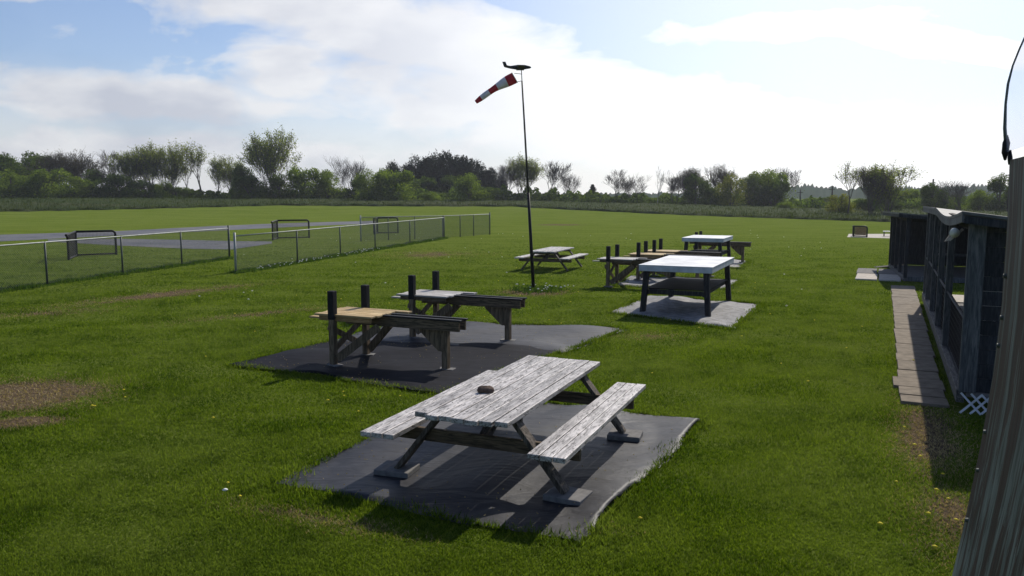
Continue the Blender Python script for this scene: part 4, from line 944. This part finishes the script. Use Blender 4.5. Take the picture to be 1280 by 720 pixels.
KIND = {'bare': 'bare tree', 'bud': 'bare tree', 'spring': 'leafing tree', 'big': 'leafing tree', 'ghost': 'bare tree', 'thin': 'slender tree', 'dark': 'leafy tree', 'mid': 'leafy tree', 'yellow': 'leafy tree', 'pine': 'pine', 'pinemass': 'pine'}
used = set(); rt = random.Random(9); cnt = {}
def tree(key, px, top, wpx, D, label, group='trees along the field edge'):
    ps = PROTO[key]; k = cnt.get(key, 0); cnt[key] = k + 1; pr = ps[k % len(ps)]
    if pr.name in used: o = copy_tree(pr)
    else: used.add(pr.name); o = pr
    x = (px - 640) / F * D; zb = float(terrain(x, D)) - 0.15; h = CAMH + (YH - top) / F * D - zb; w = wpx / F * D
    o.location = (x, D, zb); o.scale = (w, w, h); o.rotation_euler = (0, 0, rt.uniform(0, 6.28)); tag(o, label, KIND[key], group)
    return o
TL = [
 ('dark', -30, 190, 70, 150, 'dark leafy tree cut by the left edge of the picture'),
 ('dark', 8, 194, 62, 150, 'tall dark leafy tree at the left end of the treeline'), ('dark', 40, 193, 56, 155, 'round dark leafy tree second from the left end'),
 ('mid', 18, 214, 60, 140, 'light green leafy tree in front at the left end'), ('mid', 62, 212, 50, 142, 'light green bushy tree just left of the reddish bare trees'),
 ('bud', 82, 190, 60, 150, 'reddish brown bare tree rising above green bushes, left one'), ('bud', 106, 190, 55, 152, 'reddish brown bare tree with flat top, right one of its pair'),
 ('mid', 96, 222, 46, 141, 'green bush below the two reddish bare trees'), ('dark', 122, 213, 40, 147, 'dark rounded tree right of the reddish bare trees'),
 ('bare', 147, 190, 50, 150, 'grey bare tree with fine twigs left of the leafing row'), ('dark', 148, 218, 44, 144, 'dark tree below the grey bare one at left'),
 ('spring', 172, 187, 48, 150, 'first leafing tree of the tall row at left'), ('spring', 193, 181, 45, 150, 'tallest stem cluster in the left leafing row'),
 ('spring', 214, 183, 45, 149, 'olive leafing tree ending the dense left row'), ('thin', 237, 200, 26, 150, 'sparse slender tree with sky between its leaves'),
 ('spring', 254, 177, 43, 148, 'tall rounded leafing tree on a dark straight trunk'), ('spring', 275, 194, 40, 150, 'green leafing tree right of the tall rounded one'),
 ('spring', 294, 198, 33, 150, 'pale leafing tree with leaning stems left of the biggest tree'), ('dark', 184, 226, 48, 143, 'dark bush at the foot of the left leafing row'),
 ('dark', 222, 234, 56, 143, 'low dark bush under the sparse slender tree'), ('mid', 205, 226, 26, 142, 'small green bush among dark ones under the left row'),
 ('dark', 305, 207, 26, 146, 'small dark tree touching the biggest tree on its left'),
 ('big', 340, 164, 66, 145, 'biggest leafing tree, tallest of the left treeline'), ('dark', 318, 220, 44, 142, 'dark bush under the left half of the biggest tree'), ('dark', 352, 218, 46, 142, 'dark bush under the right half of the biggest tree'),
 ('mid', 382, 210, 40, 143, 'bright rounded tree just right of the biggest tree'), ('mid', 412, 214, 42, 146, 'green rounded tree left of the lone bare one'),
 ('bare', 438, 197, 43, 152, 'lone bare tree rising between two green rounded trees'), ('dark', 452, 222, 34, 148, 'dark tree at the foot of the lone bare tree'),
 ('mid', 468, 214, 46, 139, 'broad light green tree, left half of the large clump before the pines'), ('mid', 494, 213, 48, 139, 'broad light green tree, right half of the large clump before the pines'),
 ('pinemass', 488, 204, 30, 165, 'low pine peeking over the broad light green clump'), ('pinemass', 505, 206, 30, 167, 'small pine next to the gap before the tall pines'),
 ('pinemass', 522, 197, 36, 168, 'first tall pine at the left side of the pine stand'), ('pinemass', 536, 198, 36, 165, 'second tall pine from the left of the stand'), ('pinemass', 549, 193, 36, 168, 'third tall pine from the left of the stand'),
 ('pinemass', 562, 193, 36, 165, 'flat topped pine in the middle of the stand'), ('pinemass', 575, 199, 36, 168, 'tall pine just right of the stand middle'), ('pinemass', 584, 197, 36, 165, 'pine where the stand begins to slope down'),
 ('pinemass', 598, 203, 36, 168, 'sloping end pine, third from the right of the stand'), ('pinemass', 609, 212, 28, 166, 'second last pine of the stand'), ('pinemass', 620, 218, 28, 167, 'last low pine of the stand beside bare branches'),
 ('dark', 530, 222, 50, 160, 'dark tree filling the foot of the pine stand at left'), ('dark', 565, 220, 50, 160, 'dark tree filling the foot of the pine stand centre'),
 ('mid', 590, 218, 44, 141, 'round light green tree before the right half of the pines'), ('mid', 542, 240, 36, 139, 'low green bush before the pine stand'), ('dark', 608, 234, 40, 143, 'dark bush right of the round light green tree'),
 ('bare', 631, 202, 40, 150, 'bare branched tree between the pines and the windsock pole'), ('spring', 651, 196, 43, 149, 'thinly leafed tree right behind the windsock pole'),
 ('bare', 686, 202, 48, 150, 'rounded bare tree just right of the windsock pole'), ('bare', 713, 217, 33, 152, 'small bare tree right of the rounded bare one'),
 ('pine', 740, 231, 16, 150, 'small lone conifer between bare trees'),
 ('bare', 768, 212, 40, 145, 'fan shaped bare tree right of the lone conifer'), ('bare', 788, 219, 36, 146, 'lower half of the fan shaped bare pair'),
 ('ghost', 821, 207, 24, 140, 'pale whitish bare tree standing alone'), ('bare', 842, 217, 31, 142, 'bare tree between the pale tree and the dark clump'),
 ('bud', 862, 209, 40, 143, 'bare tree rising from the dark clump at right centre'), ('dark', 868, 219, 38, 140, 'dark domed tree at the left of the right centre clump'), ('dark', 888, 234, 34, 137, 'low dark tree left of the yellow green one'),
 ('bud', 900, 206, 50, 144, 'tall bare tree above the yellow green one'), ('yellow', 912, 217, 34, 134, 'yellow green tree in front of the dark clump'),
 ('dark', 936, 220, 36, 138, 'dark tree right of the yellow green one'), ('mid', 955, 214, 44, 139, 'large rounded green tree ending the clump'), ('dark', 966, 226, 34, 136, 'dark tree at the right end of the clump'),
 ('bare', 974, 209, 40, 142, 'bare branches leaning out of the clump at its right end'), ('mid', 984, 252, 30, 125, 'low green bush at the right foot of the clump'), ('dark', 985.5, 264.5, 9, 100, 'tiny round dark shrub alone at the meadow edge'),
 ('mid', 1015, 247, 34, 190, 'green bush far back between the two utility poles'), ('dark', 1034, 246, 30, 170, 'dark bush at the right utility pole'),
 ('thin', 1058, 202, 34, 96, 'slender sparse tree with bright sky behind, right of the field'), ('yellow', 1050, 243, 34, 105, 'yellow green undergrowth tree round the slender trunk'),
 ('bud', 1086, 207, 40, 97, 'upright bare tree, left of the twin pair at right'), ('spring', 1106, 206, 62, 98, 'wide leaning bare tree with young leaves at right'), ('dark', 1085, 244, 34, 112, 'dark bush behind the twin bare trees'),
 ('mid', 1125, 236, 46, 125, 'green tree between the bare pair and the far shed'), ('dark', 1106, 248, 40, 115, 'dark bush at the foot of the wide leaning tree'), ('dark', 1148, 242, 38, 130, 'dark bush above the far shed roof'),
 ('dark', 1163, 230, 34, 110, 'dark pointed tree with a utility pole behind the near shed'), ('bare', 1197, 225, 48, 105, 'crooked bare tree above the near shed roof'), ('mid', 1222, 238, 34, 112, 'green bush right of the crooked bare tree'),
 ('dark', 1245, 219, 48, 110, 'dark green tree above the near shed, by the right wall'), ('mid', 1182, 246, 44, 118, 'low green bush just above the near shed roof'), ('dark', 1285, 214, 50, 112, 'dark tree hidden mostly behind the right wall'),
 ('dark', 1210, 244, 36, 120, 'low dark bush behind the crooked bare tree')]
for t_ in TL: tree(*t_)
# unused prototypes go away
for ps in PROTO.values():
    for pr in ps:
        if pr.name not in used:
            for c in children(pr): bpy.data.objects.remove(c)
            bpy.data.objects.remove(pr)

# undergrowth: one continuous mass of brush at the foot of the treeline
r = np.random.RandomState(15); n = 60000
px = r.rand(n) * 1500 - 100
hpx = np.interp(px, [-100, 300, 520, 640, 730, 800, 980, 1010, 1300], [22, 16, 16, 22, 18, 14, 16, 16, 26]) * np.interp(px, np.linspace(-100, 1400, 260), 0.45 + 0.6 * np.random.RandomState(3).rand(260) ** 1.5)
Dd = np.interp(px, [0, 980, 1000, 1300], [150, 145, 128, 116]) + r.rand(n) * 10 - 3
X = (px - 640) / F * Dd; Z = terrain(X, Dd) + (r.rand(n) ** 1.5) * hpx / F * Dd
V, T = quads(np.stack([X, Dd, Z], 1), 0.24, 5); tag(npmesh('undergrowth', V, T, M['leaf_dark']), kind='stuff')

# distant hills
V = []; pxs = np.linspace(300, 1500, 700); hr = np.random.RandomState(12)
for j, (D, k) in enumerate(((420, 0.0), (470, 0.75), (520, 1.0), (700, 0.9))):
    for px in pxs:
        top = np.interp(px, [300, 700, 900, 960, 1000, 1060, 1200, 1500], [246, 243, 240, 235, 231, 236, 232, 228]) + 0.8 * math.sin(px * 0.21) + 0.5 * math.sin(px * 0.53 + j)
        z = (CAMH + (YH - top) / F * 500) * k; V.append(((px - 640) / F * D, D, z - (1 if k == 0 else 0) + (hr.rand() - 0.5) * 2.2 * (k > 0)))
n = len(pxs); T = [(j * n + i, j * n + i + 1, (j + 1) * n + i + 1, (j + 1) * n + i) for j in range(3) for i in range(n - 1)]
tag(npmesh('hills', np.array(V), np.array(T), M['hill']), kind='structure')
# utility poles
for px, top, D, lab in ((998, 237, 150, 'wooden utility pole left of the pair before the distant hill'), (1037.5, 233, 140, 'wooden utility pole right of the pair before the distant hill'),
                        (1162, 224, 115, 'utility pole sticking out above the dark pointed tree'), (1257, 214, 105, 'utility pole close to the right wall above the shed')):
    x = (px - 640) / F * D; h = CAMH + (YH - top) / F * D
    u = thing('utility_pole', lab, 'utility pole', (x, D, -0.3), 0.3, 'utility poles')
    MB().tube([(0, 0, 0), (0, 0, h + 0.3)], [0.16, 0.1], 8).build('pole', M['util'], u, smooth=True)
    MB().box((0, 0.12, h - 0.25), (1.3, 0.08, 0.1)).build('crossarm', M['util'], u)

# ------------------------------------------------------------------ lawn blades
def inpoly(X, Y, poly):
    c = np.zeros(len(X), bool); n = len(poly)
    for i in range(n):
        x0, y0 = poly[i]; x1, y1 = poly[(i + 1) % n]
        cond = ((y0 > Y) != (y1 > Y)); xi = (x1 - x0) * (Y - y0) / (y1 - y0 + 1e-12) + x0
        c ^= cond & (X < xi)
    return c
def soilv(X, Y):
    s = np.zeros(len(X))
    for (x, y, rx, ry, ro, st) in SOIL:
        dx, dy = X - x, Y - y; u = dx * math.cos(ro) + dy * math.sin(ro); v = -dx * math.sin(ro) + dy * math.cos(ro)
        s = np.maximum(s, st * np.clip(1 - np.hypot(u / (rx * 1.5), v / (ry * 1.5)), 0, 1))
    return s
def shr(poly, k=0.985):
    c = np.mean(np.array(poly), 0); return [tuple(c + (np.array(p) - c) * k) for p in poly]
r = np.random.RandomState(77); n = 1300000
Yb = 4.3 * (60 / 4.3) ** r.rand(n); Xb = (r.rand(n) * 1.5 - 0.78) * Yb * 1.02
keep = r.rand(n) < 1 - sstep(22, 58, Yb)
for p in MATS: keep &= ~inpoly(Xb, Yb, shr(p))
pa = [A0 - rv * 0.0, A0 + rv * 0.54, A0 + rv * 0.83 + dv * 14.6, A0 + rv * 0.16 + dv * 14.6]; keep &= ~inpoly(Xb, Yb, [(p.x, p.y) for p in pa])
pv0 = G(1069, 350); pa = [pv0, pv0 + rv * 1.33, pv0 + rv * 1.33 + dv * 4.1, pv0 + dv * 4.1]; keep &= ~inpoly(Xb, Yb, [(p.x, p.y) for p in pa])
for S_, L_, D_, d_, r_ in ((S1, L1, D1, dv1, rv1), (S2, L2, D2, dv, rv)):
    pa = [S_, S_ + r_ * D_, S_ + r_ * D_ + d_ * L_, S_ + d_ * L_]; keep &= ~inpoly(Xb, Yb, [(p.x, p.y) for p in pa])
so = soilv(Xb, Yb) + (r.rand(n) - 0.5) * 0.35
keep &= so < 0.36
Xg, Yg = Xb[keep], Yb[keep]
pat = 0.5 + 0.25 * np.sin(Xg * 2.1 + 1.3 * np.sin(Yg * 1.7)) + 0.25 * np.sin(Yg * 2.9 + 1.1 * np.sin(Xg * 2.3))
Hg = (0.012 + 0.022 * r.rand(len(Xg))) * (0.6 + 0.8 * pat) * np.where(r.rand(len(Xg)) < 0.02, 1.7, 1)
Wg = 0.0035 + 0.0010 * Yg
Hg = Hg * (1 - 0.6 * sstep(20, 58, Yg))
gb = blades('grass', Xg, Yg, np.zeros(len(Xg)), Hg, Wg, M['blade'], 0.9, 3); tag(gb, kind='stuff')
m_ = (so > 0.2) & (r.rand(n) < 0.3) & (soilv(Xb, Yb) > 0.02)
ok = m_.copy()
for p in MATS: ok &= ~inpoly(Xb, Yb, shr(p, 1.0))
gs = blades('dry_grass', Xb[ok], Yb[ok], np.zeros(ok.sum()), 0.012 + 0.02 * r.rand(ok.sum()), 0.005 + 0.0011 * Yb[ok], M['straw'], 1.8, 4); tag(gs, kind='stuff')

EX, EY = [], []; re_ = np.random.RandomState(21)
for p in MATS:
    for k in range(4):
        if (p is MATS[1] and k == 2) or (p is MATS[2] and k == 0): continue
        a, b_ = np.array(p[k]), np.array(p[(k + 1) % 4]); L_ = np.hypot(*(b_ - a)); n = int(L_ * 420); t_ = re_.rand(n); am = 0.045 * (1 + 0.8 * np.sin(t_ * L_ * 5 + k) + 0.6 * np.sin(t_ * L_ * 13))
        q = a + (b_ - a) * t_[:, None] + re_.normal(size=(n, 2)) * np.abs(am)[:, None]; EX.append(q[:, 0]); EY.append(q[:, 1])
EX = np.concatenate(EX); EY = np.concatenate(EY); ke = EY > 4.5; EX, EY = EX[ke], EY[ke]
tag(blades('edge_grass', EX, EY, np.full(len(EX), 0.005), 0.03 + 0.05 * re_.rand(len(EX)), 0.005 + 0.001 * EY, M['blade'], 1.2, 12), kind='stuff')
BX, BY = [], []
for p in MATS:
    n = 260; u_, v_ = re_.rand(n)[:, None], re_.rand(n)[:, None] ** 2; p_ = np.array(p); q = (p_[0] * (1 - u_) + p_[1] * u_) * (1 - v_) + (p_[3] * (1 - u_) + p_[2] * u_) * v_; BX.append(q[:, 0]); BY.append(q[:, 1])
BX = np.concatenate(BX); BY = np.concatenate(BY)
tag(blades('grass_clippings', BX, BY, np.full(len(BX), 0.045), 0.012 * np.ones(len(BX)), 0.018 * np.ones(len(BX)), M['straw'], 2.5, 13), kind='stuff')

# weeds along the fence foot and the pole foot
def weeds(name, cx_, cy_, spread, n, hmin, hmax, seed, mat='weed'):
    r = np.random.RandomState(seed); X = cx_ + r.normal(size=n) * spread; Y = cy_ + r.normal(size=n) * spread
    return X, Y, hmin + (hmax - hmin) * r.rand(n)
WX, WY, WH = [], [], []
rw_ = np.random.RandomState(8)
for a, b_, n in ((Vector(G(50, 357.5)) - dfe * 0.62, G(287, 323), 9000), (c1, c2, 14000)):
    t_ = rw_.rand(n); X = a.x + (b_.x - a.x) * t_ + rw_.normal(size=n) * 0.14; Y = a.y + (b_.y - a.y) * t_ + rw_.normal(size=n) * 0.2
    WX.append(X); WY.append(Y); WH.append(0.05 + 0.16 * rw_.rand(n) * (0.6 + 0.6 * np.sin(t_ * 60)))
X, Y, H_ = weeds('w', 0.75, 22.6, 0.35, 900, 0.04, 0.16, 3); WX.append(X); WY.append(Y); WH.append(H_)
WX, WY, WH = map(np.concatenate, (WX, WY, WH)); tag(blades('weeds', WX, WY, np.zeros(len(WX)), np.abs(WH) * 0.55 + 0.02, 0.05 * np.ones(len(WX)), M['weed'], 0.8, 9), kind='stuff')

# dandelion flowers and seed heads
r = np.random.RandomState(31)
def heads(name, X, Y, size, mat, z=0.05):
    ang = np.linspace(0, 2 * np.pi, 7)[:-1]; V = []; T = []
    for x, y, s_ in zip(X, Y, size):
        o = len(V); h = z * (0.7 + 0.6 * r.rand()); V += [(x, y, h + s_ * 0.55)] + [(x + s_ * math.cos(a), y + s_ * math.sin(a), h) for a in ang] + [(x, y, h - s_ * 0.5)]
        T += [(o, o + 1 + k, o + 1 + (k + 1) % 6) for k in range(6)] + [(o + 7, o + 1 + (k + 1) % 6, o + 1 + k) for k in range(6)]
    return tag(npmesh(name, np.array(V), np.array(T), mat), kind='stuff')
yp = [(1170, 620), (1185, 630), (1160, 650), (1195, 655), (1150, 575), (1178, 600), (1168, 690), (1100, 660), (285, 610), (300, 625), (410, 505), (430, 498), (448, 520), (800, 655), (815, 470), (500, 500), (1010, 480), (1130, 540), (1143, 560), (1120, 610)]
g_ = [G(*p) for p in yp]; X = np.array([p.x for p in g_] + list((r.rand(70) - 0.45) * 14)); Y = np.array([p.y for p in g_] + list(9 + r.rand(70) * 22))
k = np.ones(len(X), bool)
for p in MATS: k &= ~inpoly(X, Y, p)
heads('dandelion_flowers', X[k], Y[k], 0.017 + 0.007 * r.rand(k.sum()), M['flower_y'])
n = 70; t_ = 0.02 + 0.5 * r.rand(n); X = c1.x + (c2.x - c1.x) * t_ + 0.25 + r.normal(size=n) * 0.15; Y = c1.y + (c2.y - c1.y) * t_ + r.normal(size=n) * 0.2
X = np.concatenate([X, 0.75 + r.normal(size=22) * 0.6, (r.rand(80) - 0.4) * 30, [G(282, 628).x]]); Y = np.concatenate([Y, 22.4 + r.normal(size=22) * 0.4, 18 + r.rand(80) * 40, [G(282, 628).y]])
k = np.ones(len(X), bool)
for p in MATS: k &= ~inpoly(X, Y, p)
heads('dandelion_seed_heads', X[k], Y[k], 0.026 + 0.012 * r.rand(k.sum()), M['flower_w'], 0.11)

# ------------------------------------------------------------------ air
m = bpy.data.materials.new('thin_haze'); m.use_nodes = True; nt = m.node_tree
for n_ in list(nt.nodes): nt.nodes.remove(n_)
pv = N(nt, 'ShaderNodeVolumePrincipled'); pv.inputs['Density'].default_value = 0.00028; pv.inputs['Color'].default_value = (0.86, 0.91, 1.0, 1); pv.inputs['Anisotropy'].default_value = 0.3
oo = N(nt, 'ShaderNodeOutputMaterial'); nt.links.new(pv.outputs[0], oo.inputs['Volume'])
tag(MB().box((0, 0, 19), (1640, 1640, 42)).build('haze', m), kind='stuff')
